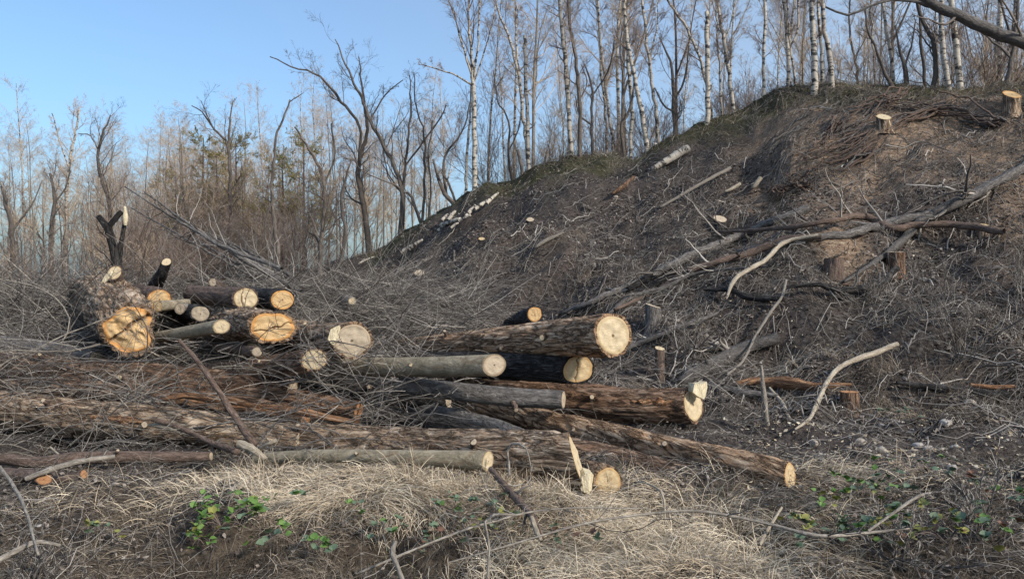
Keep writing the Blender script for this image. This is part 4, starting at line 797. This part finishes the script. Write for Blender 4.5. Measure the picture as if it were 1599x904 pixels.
fallen('pale hooked wand bending over the brambles in the middle of the foreground', [(762, 900, 4, 4.1), (764, 850, 4, 4.15), (757, 815, 5, 4.2), (775, 803, 5, 4.25), (808, 805, 3, 4.3)], 'grey', 3, .0, name='hooked_stick', cat='stick')
fallen('thin bare branch bundle crossing the foreground toward the lower left', [(1015, 798, 2, 4.9), (860, 800, 3, 4.7), (760, 822, 4, 4.5), (680, 850, 4, 4.3), (560, 900, 4, 4.1)], 'grey', 12, .02, name='arching_wand')
fallen('grey branch curving out of the lower left corner', [(-20, 890, 10, 4.3), (30, 862, 9, 4.4), (60, 850, 7, 4.5), (95, 856, 4, 4.5)], 'grey', 3, .02)
fallen('thin grey wand slanting down at the lower left', [(0, 740, 6, 5.3), (20, 768, 6, 5.1), (40, 810, 5, 4.7), (60, 880, 4, 4.2)], 'grey', 2, .05, name='arching_wand')
fallen('grey branch with small forks lying before the smooth pole at the left', [(40, 752, 8, 5.8), (85, 735, 9, 5.85), (130, 722, 9, 5.9), (180, 716, 6, 6.0)], 'grey', 5, .02)
fallen('forked pale twig standing in the grass by the dark wedge log', [(1038, 815, 3, 5.0), (1037, 780, 4, 5.1), (1030, 765, 4, 5.15), (1010, 755, 3, 5.3), (992, 752, 2, 5.4)], 'palewood', 2, 0, name='hooked_stick', cat='stick')
fallen('pale straight stick leaning in the dead grass right of the middle', [(1186, 850, 5, 4.5), (1200, 825, 5, 4.6), (1221, 792, 4, 4.7)], 'palewood', 0, 0, name='leaning_stick', cat='stick')

# many thin branches over and behind the pile (individuals, alike)
def pile_D(py): return np.interp(py, [430, 470, 520, 560, 600, 640, 680, 720, 760], [10.8, 9.9, 9.0, 8.6, 8.2, 7.9, 7.6, 7.2, 6.4])
HZ = [(60, 'at the left edge'), (150, 'left of the gnarled butt'), (240, 'near the gnarled orange butt'), (320, 'below the slim grey pole'), (410, 'by the steep leaning stick'), (490, 'near the round cream cut end'), (560, 'under the chalky log'), (999, 'left of the smooth grey log')]
def heap_branch(px, py, D, ang, L_, r, bend, k):
    th = ang; K = 12; p = Wp(px, py, D); st = L_ / (K - 1); d = np.array([math.cos(ang), rng.normal() * .25, math.sin(ang)]); pts = [p]
    for q in range(K - 1):
        pts.append(pts[-1] + d * st); d = nrm(d + np.array([bend * .2, 0, -.03]) + .12 * rng.normal(size=3))
    P = np.array(pts)[None]; P[..., 2] = np.maximum(P[..., 2], H(P[..., 0], P[..., 1], False) + .02); R = (r * np.linspace(1, .3, K))[None]
    base = P[0, 0].copy(); o = thing('bare_branch', base, ('short ' if L_ < .9 else 'mid length ' if L_ < 1.3 else 'long ') + ('drooping' if math.sin(ang) < -.15 else 'rising' if math.sin(ang) > .15 else 'level') + (' thin' if r < .009 else ' stouter') + ' leafless branch ' + ('high on the heap ' if py < 500 else 'halfway up the heap ' if py < 610 else 'low on the heap ') + next(z_ for e_, z_ in HZ if px < e_), 'branch', 'thin branches tangled over the heap')
    g = Geo(); tubes(g, P, R, 6); link('stem', g.mesh('stem', MAT['grey' if rng.random() < .4 else 'darkgrey'], base), o)
    P2, R2 = grow(P, R, 7, .4, .7, 7, 0, .2, t0=.15, rr=.5, rmin=.0028); P3, R3 = grow(P2, R2, 3, .5, .7, 5, 0, .25, rmin=.0024)
    g = Geo(); tubes(g, P2, R2, 4, cap=False); tubes(g, P3, R3, 3, cap=False); tag(link('twigs', g.mesh('twigs', MAT['brush'], base), o), kind='stuff')
for k in range(116):
    if k < 62: px, py = rng.uniform(-60, 480), rng.uniform(530, 735)
    elif k < 98: px, py = rng.uniform(-60, 620), rng.uniform(430, 540)
    else: px, py = rng.uniform(430, 700), rng.uniform(590, 690)
    D = float(pile_D(py)) + (rng.uniform(-1.1, -.1) if py > 530 else .4)
    heap_branch(px, py, D, rng.normal() * .45 + (math.pi if rng.random() < .5 else 0) + (.9 if rng.random() < .2 else 0), rng.uniform(.5, 1.7), rng.uniform(.005, .013), rng.normal(), k)

# finer brushwood: nobody could count it
def brush(n, pxr, pyr, dD, ln, rad, aspread=.6, zdrop=0, name='brushwood', sel=None, mat='brush', K=6, jit=.13):
    px = rng.uniform(*pxr, n); py = rng.uniform(*pyr, n)
    if sel is not None: k_ = sel(px, py); px, py = px[k_], py[k_]; n = len(px)
    D = pile_D(py) + rng.uniform(*dD, n); p = np.stack([(px - CX) / F * D, D, CAMZ - (py - HY) / F * D], -1)
    an = rng.normal(size=n) * aspread + math.pi * (rng.random(n) < .5); d = nrm(np.stack([np.cos(an), rng.normal(size=n) * .5, np.sin(an)], -1)); L_ = (ln[0] + (ln[1] - ln[0]) * rng.random(n) ** 1.8); pts = [p]
    for q in range(K - 1):
        pts.append(pts[-1] + d * (L_ / (K - 1))[:, None]); d = nrm(d + jit * rng.normal(size=d.shape) + [0, 0, -.04])
    P = np.stack(pts, 1); P[..., 2] = np.maximum(P[..., 2], H(P[..., 0], P[..., 1], False) + .01); r = rad[0] + (rad[1] - rad[0]) * rng.random(n) ** 3
    g = Geo(); tubes(g, P, r[:, None] * np.linspace(1, .35, K)[None], 3, cap=False); return tag(link(name, g.mesh(name, MAT[mat])), 'dense tangle of fine dead twigs heaped among the logs', 'brushwood', kind='stuff')
o = brush(9000, (-120, 640), (440, 560), (.25, 1.6), (.3, 1.5), (.002, .010))
o['label'] = 'dense grey brush heaped behind and around the left stack'
o = brush(3200, (-120, 700), (540, 700), (.0, 1.2), (.3, 1.3), (.002, .009))
o['label'] = 'fine dark twigs packed between the logs at the left'
o = brush(560, (-120, 680), (530, 720), (-1.1, -.2), (.25, 1.0), (.0016, .005))
o['label'] = 'scattered thin twigs lying over the front of the left logs'
o = brush(1500, (600, 1150), (560, 740), (.5, 1.4), (.2, 1.0), (.002, .006))
o['label'] = 'twigs caught under and behind the right part of the log pile'
o = brush(2600, (480, 760), (440, 520), (.3, 2.0), (.3, 1.3), (.002, .007))
o['label'] = 'grey brush between the round cut logs and the slope'

# slope litter
g = Geo()
PATCH = lambda px, t, x, y: np.clip(.35 + 1.1 * fbm(p3(x * .7, y * .7), 2, 61), .06, 1) * (1 - .5 * zones(x, y)[0])
sticks_on(g, 30000, (440, 1720), (-.05, 1.0), (.04, .42), (.002, .006), 4, .05, 3, up=.15, jit=.12, dens=PATCH)
sticks_on(g, 3600, (700, 1720), (-.05, .55), (.3, 1.4), (.002, .008), 7, .12, 3, up=.14, jit=.14, ang=.55, dens=PATCH)
sticks_on(g, 3000, (1200, 1720), (.55, 1.0), (.3, 1.3), (.003, .010), 7, .05, 3, up=.03, jit=.15, ang=.5, tint=(.1, .8))
sticks_on(g, 1500, (560, 1720), (-.1, .9), (.25, 1.3), (.005, .016), 8, .10, 4, up=.10, jit=.22)
tag(link('fallen_twigs', g.mesh('fallen_twigs', MAT['brush'])), 'carpet of fallen twigs strewn over the whole slope', 'twigs', kind='stuff')
def flakes(n, pxr, tr, size, mat, name, label, polar=True, lift=.02, tint=None, dens=None, thick=1):
    px = rng.uniform(*pxr, n); al = np.arctan((px - CX) / F); r0 = np.interp(al, _ang, _r0); r1 = np.interp(al, _ang, _r1); t = rng.uniform(*tr, n)
    r = r0 + (r1 - r0) * t if polar else t; x = np.sin(al) * r; y = np.cos(al) * r
    if dens is not None: k_ = rng.random(n) < dens(px, t, x, y); x, y = x[k_], y[k_]; n = len(x)
    c = np.stack([x, y, H(x, y) + lift * rng.random(n) + .004], -1); u_ = nrm(rng.normal(size=(n, 3)) * [1, 1, .45]); v_ = nrm(np.cross(u_, nrm(rng.normal(size=(n, 3)) * .35 + [0, -.3, 1])))
    s1 = rng.uniform(*size, n)[:, None]; s2 = s1 * rng.uniform(.35, .8, n)[:, None]; up_ = np.cross(u_, v_) * s1 * .25
    V_ = np.stack([c - u_ * s1, c - v_ * s2 + up_, c + u_ * s1, c + v_ * s2 + up_], 1); g = Geo(); g.add(V_, np.arange(n * 4).reshape(n, 4), None, np.repeat(rng.random(n) if tint is None else rng.uniform(*tint, n), 4)); return tag(link(name, g.mesh(name, MAT[mat], smooth=False)), label, name.replace('_', ' '), kind='stuff')
flakes(110000, (430, 1720), (-.08, 1.0), (.010, .048), 'litter', 'leaf_litter', 'dead leaves and bark flakes covering the slope', dens=lambda px, t, x, y: (1 - .72 * zones(x, y)[0]) * np.clip(.6 + .9 * fbm(p3(x * .9, y * .9), 2, 71), .12, 1))
flakes(1100, (900, 1700), (-.1, .5), (.008, .028), 'chips', 'wood_chips', 'pale wood chips sprinkled over the lower slope')

# ---------------------------------------------------------------- stumps left on the slope
def stump(label, px, py, wpx, hpx, cut='cutyellow', bark='rough', tilt=(0, -.25, 1), D=None):
    D = D or hit(px, py) * .995; r = wpx / 2 / F * D; h = hpx / F * D; X_, Y_, Z_ = Wp(px, py, D); gz = float(H(X_, Y_)); n = 12; ns = 36
    base = np.array([X_, Y_, min(gz, Z_) - .12]); an = np.arange(ns) / ns * 2 * math.pi; t = np.linspace(0, 1, n); topz = Z_ + h
    AA = np.broadcast_to(an, (n, ns)); TT = np.broadcast_to(t[:, None], (n, ns)); sd_ = int(rng.integers(900))
    rr = r * (1 + .55 * np.exp(-TT * 6) * (1 + .5 * np.cos(AA * 4 + sd_)) + .07 * fbm(np.stack([np.cos(AA) * 1.5, np.sin(AA) * 1.5, TT * 2], -1), 2, sd_) + .10 * (np.abs(fbm(np.stack([np.cos(AA) * 3, np.sin(AA) * 3, TT * .8], -1), 2, sd_ + 3)) - .3))
    tl = nrm(np.array(tilt, float)); zz = base[2] + (topz - base[2]) * TT - TT ** 3 * (rr * np.cos(AA) * tl[0] + rr * np.sin(AA) * tl[1]) / tl[2]
    V = np.stack([X_ + rr * np.cos(AA), Y_ + rr * np.sin(AA), zz], -1); bc = np.stack([rr * np.cos(AA), rr * np.sin(AA), TT * h], -1) + sd_
    th = thing('stump', base, label, 'stump', None); g = Geo(); I = np.arange(n * ns).reshape(n, ns); a_, b_ = I[:-1], I[1:]
    g.add(V, np.stack([a_, np.roll(a_, -1, 1), np.roll(b_, -1, 1), b_], -1).reshape(-1, 4), None, .5, bc); link('bark', g.mesh('bark', MAT[bark], base), th)
    f = Geo(); VV = []; BB = []; c = V[-1].mean(0)
    for q in range(6):
        fr = (1 - q / 6); VV.append(c + (V[-1] - c) * fr * .985 + [0, 0, .004 + .0]); VV[-1][:, 2] += .01 * vn(VV[-1] * 40, 3) * (q > 0); BB.append(np.stack([np.cos(an) * fr, np.sin(an) * fr, an * 0 + sd_], -1))
    VV.append((c + [0, 0, .004])[None]); BB.append(np.array([[0, 0, sd_]])); I = np.arange(6 * ns).reshape(6, ns); a_, b_ = I[:-1], I[1:]
    f.add(np.vstack(VV), np.stack([a_, np.roll(a_, -1, 1), np.roll(b_, -1, 1), b_], -1).reshape(-1, 4), np.stack([I[-1], np.roll(I[-1], -1), np.full(ns, 6 * ns)], -1), 0., np.vstack(BB)); link('cut_face', f.mesh('cut_face', MAT[cut], base), th)
    return th
stump('large stump with an orange top high at the right edge of the slope', 1580, 172, 24, 24, 'cutorange', tilt=(0, -.7, 1))
stump('pale topped stump among the roots high on the slope', 1380, 203, 22, 20, 'cutpale', tilt=(0, -.6, 1))
stump('small stump with a yellow top, left of two on the right of the slope', 1535, 366, 18, 12, 'cutyellow', tilt=(-.2, -.5, 1))
stump('small low stump with an orange top, right of two on the right of the slope', 1561, 372, 15, 10, 'cutyellow', tilt=(.2, -.5, 1))
stump('dark squat stump where the two long trunks cross', 1398, 418, 26, 24, 'cutgrey', 'red', (0, -.05, 1))
stump('tall splintered brown stump on the slope left of the crossed trunks', 1302, 430, 28, 26, 'cutgrey', 'brown', (0, .1, 1))
stump('reddish stump at the foot of the slope beside the orange split wood', 1327, 636, 28, 24, 'cutred', 'red', (0, 0, 1))
stump('thin upright stump with a bright top right of the long top log', 1030, 590, 15, 46, 'cutpale', 'brown', (.15, -.3, 1))
stump('grey split stump standing behind the cut end of the long top log', 1020, 512, 24, 34, 'cutgrey', 'darkgrey', (.3, -.1, 1))
stump('low stump with a pale disc top on the left part of the slope', 655, 434, 15, 8, 'cutgrey', 'dark', (0, -.6, 1))
stump('low stump with a pale top in the middle of the upper slope', 828, 350, 12, 7, 'cutgrey', 'dark', (0, -.6, 1))
stump('pale chip topped stump beside the bluish grey pole', 1125, 350, 20, 8, 'cutgrey', 'dark', (.1, -.6, 1))
stump('small torn stump below the left crest birch sticks', 752, 380, 10, 7, 'cutyellow', 'dark', (0, -.5, 1))

# bundles of exposed roots on the upper slope
for (pts, n, lab) in (([(1410, 145), (1370, 165), (1330, 195), (1300, 215)], 26, 'dark bundle of exposed roots below the mossy crest'),
                      ([(1470, 170), (1400, 190), (1330, 225), (1270, 250)], 26, 'fan of brown roots left of the pale topped stump'),
                      ([(1560, 195), (1500, 180), (1440, 170), (1400, 168)], 18, 'tangled roots leading toward the large orange stump'),
                      ([(1310, 185), (1300, 215), (1285, 240)], 12, 'short thick roots hanging under the crest'),
                      ([(1365, 235), (1310, 262), (1260, 285)], 14, 'thin roots over the reddish clay'),
                      ([(1260, 290), (1225, 298), (1200, 305)], 22, 'dark brushy root clump left of the clay')):
    q = np.array([Wp(p[0], p[1], hit(*p) * .99) for p in pts]); c = spline(q, 14); base = c[7].copy(); th = thing('root_bundle', base, lab, 'roots', None)
    for k in range(n):
        o_ = rng.normal(size=3) * [.22, .2, .14]; P = c + o_ * np.linspace(.35, 1.3, 14)[:, None] + .03 * rng.normal(size=c.shape) + .12 * fbm(np.linspace(0, 3, 14)[:, None] + rng.uniform(0, 90, 3), 2)[:, None] * [0, 0, 1]
        P[:, 2] = np.maximum(P[:, 2], H(P[:, 0], P[:, 1], False) + .02); r = rng.uniform(.008, .035); g = Geo(); tubes(g, P, r * np.linspace(1, .3, 14), 5); link('root', g.mesh('root', MAT['brown' if k % 3 else 'darkgrey'], base), th)

# twiggy bushes and saplings standing on the slope
def bush(label, px, py, h, n, name='dead_bush', lean=(0, 0), tw='brush', D=None, spread=.5):
    D = D or hit(px, py); X_ = (px - CX) / F * D; b = np.array([X_, D, float(H(X_, D)) - .03]); th = thing(name, b, label, 'bush', None)
    d = rng.normal(size=(n, 3)) * spread; d[:, 2] = 1; d[:, 0] += lean[0]; d[:, 1] += lean[1]; d = nrm(d); K = 9; P = [b + rng.normal(size=(n, 3)) * [.08, .08, 0]]; l = h * rng.uniform(.5, 1.1, n)[:, None] / (K - 1)
    for k in range(K - 1): P.append(P[-1] + d * l); d = nrm(d + .16 * rng.normal(size=d.shape))
    P = np.stack(P, 1)
    for k in range(n):
        g = Geo(); tubes(g, P[k], rng.uniform(.006, .011) * np.linspace(1, .35, K), 5); link('stem', g.mesh('stem', MAT['darkgrey'], b), th)
    P2, R2 = grow(P, np.full((n, K), .008), 9, .4, .6, 6, .02, .2, t0=.15, rmin=.0028); P3, R3 = grow(P2, R2, 4, .5, .6, 4, 0, .2, rmin=.0025); g = Geo(); tubes(g, P2, R2, 3, cap=False); tubes(g, P3, R3, 3, cap=False)
    tag(link('twigs', g.mesh('twigs', MAT[tw], b), th), kind='stuff')
bush('tall dead bush with a thick stem on the right of the slope', 1500, 560, 1.5, 9)
bush('sparse dead bush left of the tall one on the right of the slope', 1440, 500, 1.3, 7)
bush('thin leafless sapling on the slope above the long top log', 985, 455, 1.9, 3, 'sapling', spread=.3)
bush('dark leafless sapling beside the bluish grey pole', 1060, 400, 1.7, 3, 'sapling', spread=.3)
bush('low spreading twigs over the middle of the slope', 900, 440, 1.1, 8, spread=.9)
bush('wispy dead bush at the right edge of the slope', 1585, 480, 1.5, 8)
bush('tuft of upright shoots just under the shoulder of the crest', 1180, 225, 1.3, 5, spread=.2)
bush('grassy tuft of twigs below the crossed trunks', 1360, 470, .6, 14, spread=.8)
bush('pile of bent twigs at the foot of the thin upright stump', 1075, 560, .9, 9, spread=1.0)
bush('wiry twigs standing above the small grey log end', 600, 495, 1.1, 8, spread=.8)
bush('dark twigs sticking up from the brush behind the chalky log', 530, 500, 1.0, 9, spread=.8, D=10.6)
bush('thin bush rising from the brush at the far left', 60, 500, 1.3, 10, D=10.5)
bush('tangled bramble canes at the lower right corner of the bank', 1520, 790, .55, 16, 'bramble_thicket', spread=1.3, D=5.0)
bush('low arching canes above the bluish bramble leaves', 1390, 790, .5, 12, 'bramble_thicket', spread=1.3, D=4.9)
bush('wiry dry stalks at the lower left corner', 70, 860, .4, 14, 'dry_stalks', spread=1.2, D=4.5)

# ---------------------------------------------------------------- stones
def stone(px, py, w_, label, tint=0., hgt=.6, group=None):
    D = hit(px, py); r = w_ / 2 / F * D; X_, Y_, _ = Wp(px, py, D); z = float(H(X_, Y_)); import bmesh
    bm = bmesh.new(); bmesh.ops.create_icosphere(bm, subdivisions=3, radius=1); V = np.array([v.co[:] for v in bm.verts]); Tn = np.array([[v.index for v in f.verts] for f in bm.faces]); bm.free()
    k = rng.uniform(0, 99); V = V * (1 + .28 * vn(V * 1.3 + k) + .1 * vn(V * 3.2 + k))[:, None]; V = np.clip(V, -.86, .86) * [r * 1.05, r * rng.uniform(.6, .9), r * hgt]
    g = Geo(); b = np.array([X_, Y_, z]); g.add(V + [0, 0, r * hgt * .15], None, Tn, tint, V / r + k); o = link('stone', g.mesh('stone', MAT['stone'])); o.location = b; o.rotation_euler = (0, 0, rng.uniform(0, 6)); tag(o, label, 'stone', group)
stone(1500, 660, 26, 'flat bluish stone among the rubble at the right', 1., .45)
stone(1478, 677, 22, 'pale angular stone below the flat bluish one', .5)
stone(1345, 697, 22, 'tan pointed stone in the middle of the rubble', .2, .8)
stone(1433, 687, 18, 'grey round stone between the tan and the pale angular ones', .6)
stone(1375, 687, 14, 'small brown stone above the tan pointed one', .1)
stone(1240, 722, 12, 'blue grey pebble at the end of the long curved log', 1., .9)
stone(1272, 716, 12, 'white pebble, upper of the group right of the long curved log', .9)
stone(1262, 722, 11, 'pale pebble, lower of the group right of the long curved log', .7)
stone(1515, 640, 24, 'broad beige stone high in the rubble', .2, .5)
stone(1443, 722, 10, 'white chipped stone below the rubble', 1., .8)
stone(60, 832, 14, 'pale blue flat chip in the grass at the lower left', 1., .3)
for k in range(54):
    stone(float(np.clip(rng.normal(1400, 90), 1250, 1598)), float(rng.normal(690, 20)), rng.uniform(5, 8) if rng.random() < .6 else rng.uniform(8, 18), 'small stone in the strip of rubble at the foot of the slope', rng.random(), rng.uniform(.4, .8), 'small stones in the rubble strip')
for k in range(26):
    stone(float(rng.uniform(900, 1590)), float(rng.uniform(180, 640)), rng.uniform(4, 9), 'small pale stone lying loose on the slope', rng.random() * .8, .6, 'loose stones on the slope')

# ---------------------------------------------------------------- dry grass and thatch on the near bank
def tuft_field(n, pxr, Dr, ln, wid, mat, name, label, dens=None, lean=-.55, up=.75, droop=.32, K=5, lift=0, clump=1.2):
    px = rng.uniform(*pxr, n); D = 1 / rng.uniform(1 / Dr[1], 1 / Dr[0], n); x = (px - CX) / F * D; y = D
    if dens is not None: k_ = rng.random(n) < dens(x, y, px); x, y = x[k_], y[k_]
    n = len(x); c = fbm(p3(x * clump, y * clump), 2, 77) * 3.0 + rng.normal(size=n) * .55
    d = np.stack([np.sin(c) * .8, lean + .45 * np.cos(c), up * rng.uniform(.2, 1.1, n)], -1) + .22 * rng.normal(size=(n, 3)); d = nrm(d)
    L_ = rng.uniform(*ln, n)[:, None] / (K - 1); P = [np.stack([x, y, H(x, y) - .005 + lift * rng.random(n)], -1)]
    for k in range(K - 1):
        q = P[-1] + d * L_; q[:, 2] = np.maximum(q[:, 2], H(q[:, 0], q[:, 1], False) + .012 + .02 * rng.random(n)) ; P.append(q); d = nrm(d + [0, -.03, -droop] + .10 * rng.normal(size=d.shape))
    P = np.stack(P, 1); side = nrm(np.cross(P[:, -1] - P[:, 0], [0, -.5, 1.]) + .3 * rng.normal(size=(n, 3))); W_ = rng.uniform(*wid, n)[:, None] * np.linspace(1, .35, K)[None]
    g = Geo(); tn = np.clip(.5 + .35 * vn(p3(x * 2.5, y * 2.5), 78) + .25 * rng.normal(size=n), 0, 1); ribbons(g, P, W_, side, tn); return tag(link(name, g.mesh(name, MAT[mat])), label, 'grass', kind='stuff')
def straw_d(x, y, px):
    py = HY + (CAMZ - H(x, y, False)) / y * F
    a_ = np.exp(-((px - 660) / 210) ** 2 - ((py - 770) / 38) ** 2) + .8 * np.exp(-((px - 410) / 80) ** 2 - ((py - 755) / 22) ** 2) + np.exp(-((px - 1010) / 200) ** 2 - ((py - 860) / 52) ** 2) + .5 * np.exp(-((px - 850) / 200) ** 2 - ((py - 790) / 30) ** 2) + .35 * np.exp(-((px - 1350) / 160) ** 2 - ((py - 745) / 22) ** 2) + .08 * np.exp(-((px - 150) / 160) ** 2 - ((py - 800) / 30) ** 2)
    return a_ * (1 + .7 * vn(p3(x * 3, y * 3), 5))
tuft_field(170000, (-60, 1680), (3.9, 6.4), (.12, .30), (.0016, .0034), 'straw', 'dry_grass', 'pale matted dry grass hanging over the bank in the foreground', straw_d, clump=1.6)
tuft_field(60000, (-80, 1700), (3.7, 7.2), (.06, .20), (.0010, .0024), 'thatch', 'dead_thatch', 'brownish dead grass matted over the near bank', lambda x, y, px: .6 + .7 * vn(p3(x * 1.5, y * 1.5), 6), lean=-.2, up=.5, clump=2.5)
tuft_field(9000, (-80, 1700), (3.7, 7), (.03, .10), (.0012, .0026), 'moss', 'green_shoots', 'short green shoots between the dead grass', lambda x, y, px: np.clip(.15 + 1.2 * vn(p3(x * 1.2 + 4, y * 1.7), 16), 0, 1), lean=-.1, up=1, clump=4)
def near_sticks(n, tr, ln, rad, name, label, mat='brush', up=.25, lift=.05, K=6):
    g = Geo(); sticks_on(g, n, (-120, 1740), tr, ln, rad, K, lift, 3, up=up, polar=False); return tag(link(name, g.mesh(name, MAT[mat])), label, 'twigs', kind='stuff')
near_sticks(5200, (3.9, 7.2), (.08, .7), (.0012, .0045), 'scattered_twigs', 'thin dead twigs criss crossing the near bank')
near_sticks(2600, (6.5, 10), (.1, .8), (.0015, .006), 'scattered_twigs', 'thin dead twigs between the logs and the slope')
flakes(14000, (-100, 1720), (3.8, 8.5), (.006, .026), 'litter', 'leaf_litter', 'dead leaves and crumbs on the near bank', polar=False, lift=.05)
flakes(1500, (1150, 1720), (6.2, 8.8), (.008, .030), 'chips', 'wood_chips', 'pale chips scattered round the rubble strip', polar=False)
g = Geo(); tuft_field(26000, (640, 1700), (18, 24), (.10, .38), (.003, .006), 'thatch', 'crest_grass', 'dull tufts of grass on the crest of the slope', lambda x, y, px: np.clip(1.2 - np.abs(np.hypot(x, y) - np.interp(np.arctan2(x, y), _ang, _r1)) / 1.3, 0, 1), lean=-.2, up=.8, droop=.2)
tuft_field(26000, (640, 1700), (15, 24), (.10, .30), (.003, .006), 'moss', 'crest_moss', 'mossy green growth hanging over the crest of the slope', lambda x, y, px: np.clip(1.1 - np.abs(np.hypot(x, y) - np.interp(np.arctan2(x, y), _ang, _r1) + .6) / 1.1, 0, 1) * .5, lean=-.4, up=.4, droop=.3)
tuft_field(30000, (700, 1700), (8.5, 20), (.08, .32), (.002, .004), 'thatch', 'slope_grass', 'thin dead grass stalks standing over the slope', lambda x, y, px: .5 + .8 * vn(p3(x * .8, y * .8), 36), lean=-.1, up=.9, droop=.15)
tuft_field(16000, (-200, 640), (11, 34), (.15, .5), (.004, .009), 'thatch', 'field_grass', 'dead grass on the ground before the left wood', lean=-.1, up=.9, droop=.15)

# ---------------------------------------------------------------- brambles: each leaf a part
def leaf_mesh(mat):
    n = 7; t = np.linspace(0, 1, n); w_ = np.sin(np.pi * t ** .75) * .42 * (1 + .10 * np.cos(t * 40)); V = []
    for k in range(n): V += [(-w_[k], t[k], .10 * w_[k] + .12 * math.sin(3 * t[k])), (0, t[k], -.05 + .12 * math.sin(3 * t[k])), (w_[k], t[k], .10 * w_[k] + .12 * math.sin(3 * t[k]))]
    I = np.arange(n * 3).reshape(n, 3); Q_ = np.vstack([np.stack([I[:-1, 0], I[:-1, 1], I[1:, 1], I[1:, 0]], -1), np.stack([I[:-1, 1], I[:-1, 2], I[1:, 2], I[1:, 1]], -1)])
    g = Geo(); g.add(V, Q_, None, .5, np.array(V) + rng.uniform(0, 9)); return g.mesh('leaf', MAT[mat])
LM = {k: [leaf_mesh(k) for _ in range(2)] for k in ('leafg', 'leafb', 'leafy', 'leafbr')}
def bramble(px, py, n, sp, mats, label, size=.05, hgt=.14):
    D = hit(px, py) if py < 900 else 4.0
    X_, Y_, _ = Wp(px, py, D); b = np.array([X_, Y_, float(H(X_, Y_))]); th = thing('bramble_plant', b, label, 'plant', None)
    n = int(n * 2.3); sp = sp * 1.35; size = size * .92; m_ = max(3, n // 4)
    for k in range(m_):
        ang = rng.uniform(0, 6.28); K = 8; t = np.linspace(0, 1, K); L_ = sp * rng.uniform(.5, 1.1)
        P = np.stack([np.cos(ang) * L_ * t, np.sin(ang) * L_ * .55 * t, hgt * rng.uniform(.5, 1.2) * np.sin(t * 2.4)], -1); gz = H(b[0] + P[:, 0], b[1] + P[:, 1], False) - b[2]; P[:, 2] = np.maximum(P[:, 2] + gz * t, gz + .01)
        P[:, 2] += .08; g = Geo(); tubes(g, P, .0022 * np.linspace(1, .4, K), 4, tint=.4); link('cane', g.mesh('cane', MAT['twigred'], (0, 0, 0)), th)
        for j in range(n // m_):
            i = int(rng.integers(2, K)); mk = mats[int(rng.integers(len(mats)))]; yaw = rng.uniform(0, 6.28)
            for tri in ((-1.1, 0, 1.1) if rng.random() < .6 else (0,)):
                o = link('leaf', LM[mk][int(rng.integers(2))], th, P[i] + [0, 0, .012]); s_ = size * rng.uniform(.7, 1.35); o.scale = (s_, s_, s_); o.rotation_euler = (rng.uniform(-.2, .9), rng.normal() * .3, yaw + tri)
g_, b_, y_, r_ = 'leafg', 'leafb', 'leafy', 'leafbr'
bramble(345, 862, 16, .30, [g_, g_, y_], 'bright green bramble at the lower left of the bank', .05)
bramble(412, 835, 14, .25, [g_, g_, b_], 'green bramble above and right of the bright one at the lower left')
bramble(320, 885, 7, .2, [y_, g_], 'yellowish small bramble at the very bottom left', .045)
bramble(470, 880, 7, .25, [b_, g_], 'dark low bramble right of the bright green one')
bramble(590, 850, 7, .25, [b_, g_], 'sparse bramble under the hanging straw', .04)
bramble(720, 850, 12, .3, [b_, b_, g_], 'dark ivy like bramble in the middle of the foreground', .042)
bramble(790, 875, 12, .3, [b_, b_, y_], 'dark bramble at the bottom middle by the hooked wand', .045)
bramble(660, 885, 8, .25, [b_, g_, r_], 'low bramble at the bottom, beside the pale hooked stick', .045)
bramble(1350, 790, 16, .35, [b_, b_, g_], 'bluish green bramble below the rubble strip', .048)
bramble(1300, 820, 10, .3, [b_, g_, y_], 'small green bramble left of the bluish one', .042)
bramble(1440, 860, 12, .3, [b_, g_, y_], 'bramble with broad grey green leaves under the bowed wand', .055)
bramble(1370, 865, 9, .25, [b_, y_], 'bramble with one yellowing leaf left of the broad leaved one', .055)
bramble(1480, 885, 11, .28, [b_, y_, r_], 'bramble with yellow edged leaves at the bottom right', .058)
bramble(1550, 870, 11, .28, [b_, g_, r_], 'bramble with large bluish leaves in the lower right corner', .058)
bramble(1270, 870, 8, .25, [y_, b_], 'bramble with yellow green leaves right of the straw mound', .048)
bramble(1570, 810, 8, .25, [b_, g_], 'faint bramble at the right edge of the bank', .045)
bramble(1425, 760, 9, .3, [g_, b_], 'dull bramble just under the stones', .04)
bramble(1320, 880, 8, .25, [b_, g_], 'low bramble at the bottom beside the yellow green one', .05)
bramble(135, 870, 6, .3, [b_, y_], 'tiny scattered leaves at the lower left corner', .035)
bramble(870, 880, 6, .2, [b_, r_], 'withered bramble left of the straw mound', .045)
bramble(1395, 665, 10, .3, [b_], 'creeping dark leaved plant at the foot of the slope', .035, .06)
bramble(1510, 800, 8, .3, [r_, r_, b_], 'withered red brown bramble in the tangle at the right', .045)

fallen('split pale tip of wood on top of the dark broken snag', [(196, 352, 5, 10.55), (196, 338, 7, 10.55), (195, 322, 3, 10.55)], 'wedge', 0, name='split_wood', cat='wood')
fallen('torn orange brown strip of wood showing between the left logs', [(250, 622, 4, 7.75), (300, 618, 12, 7.7), (360, 628, 12, 7.6), (405, 636, 4, 7.6)], 'orangewood', 0, name='split_wood', cat='wood')
fallen('long torn orange strip of wood near the middle of the heap', [(408, 632, 6, 7.5), (450, 641, 13, 7.4), (500, 650, 12, 7.3), (560, 660, 5, 7.3)], 'orangewood', 0, name='split_wood', cat='wood')
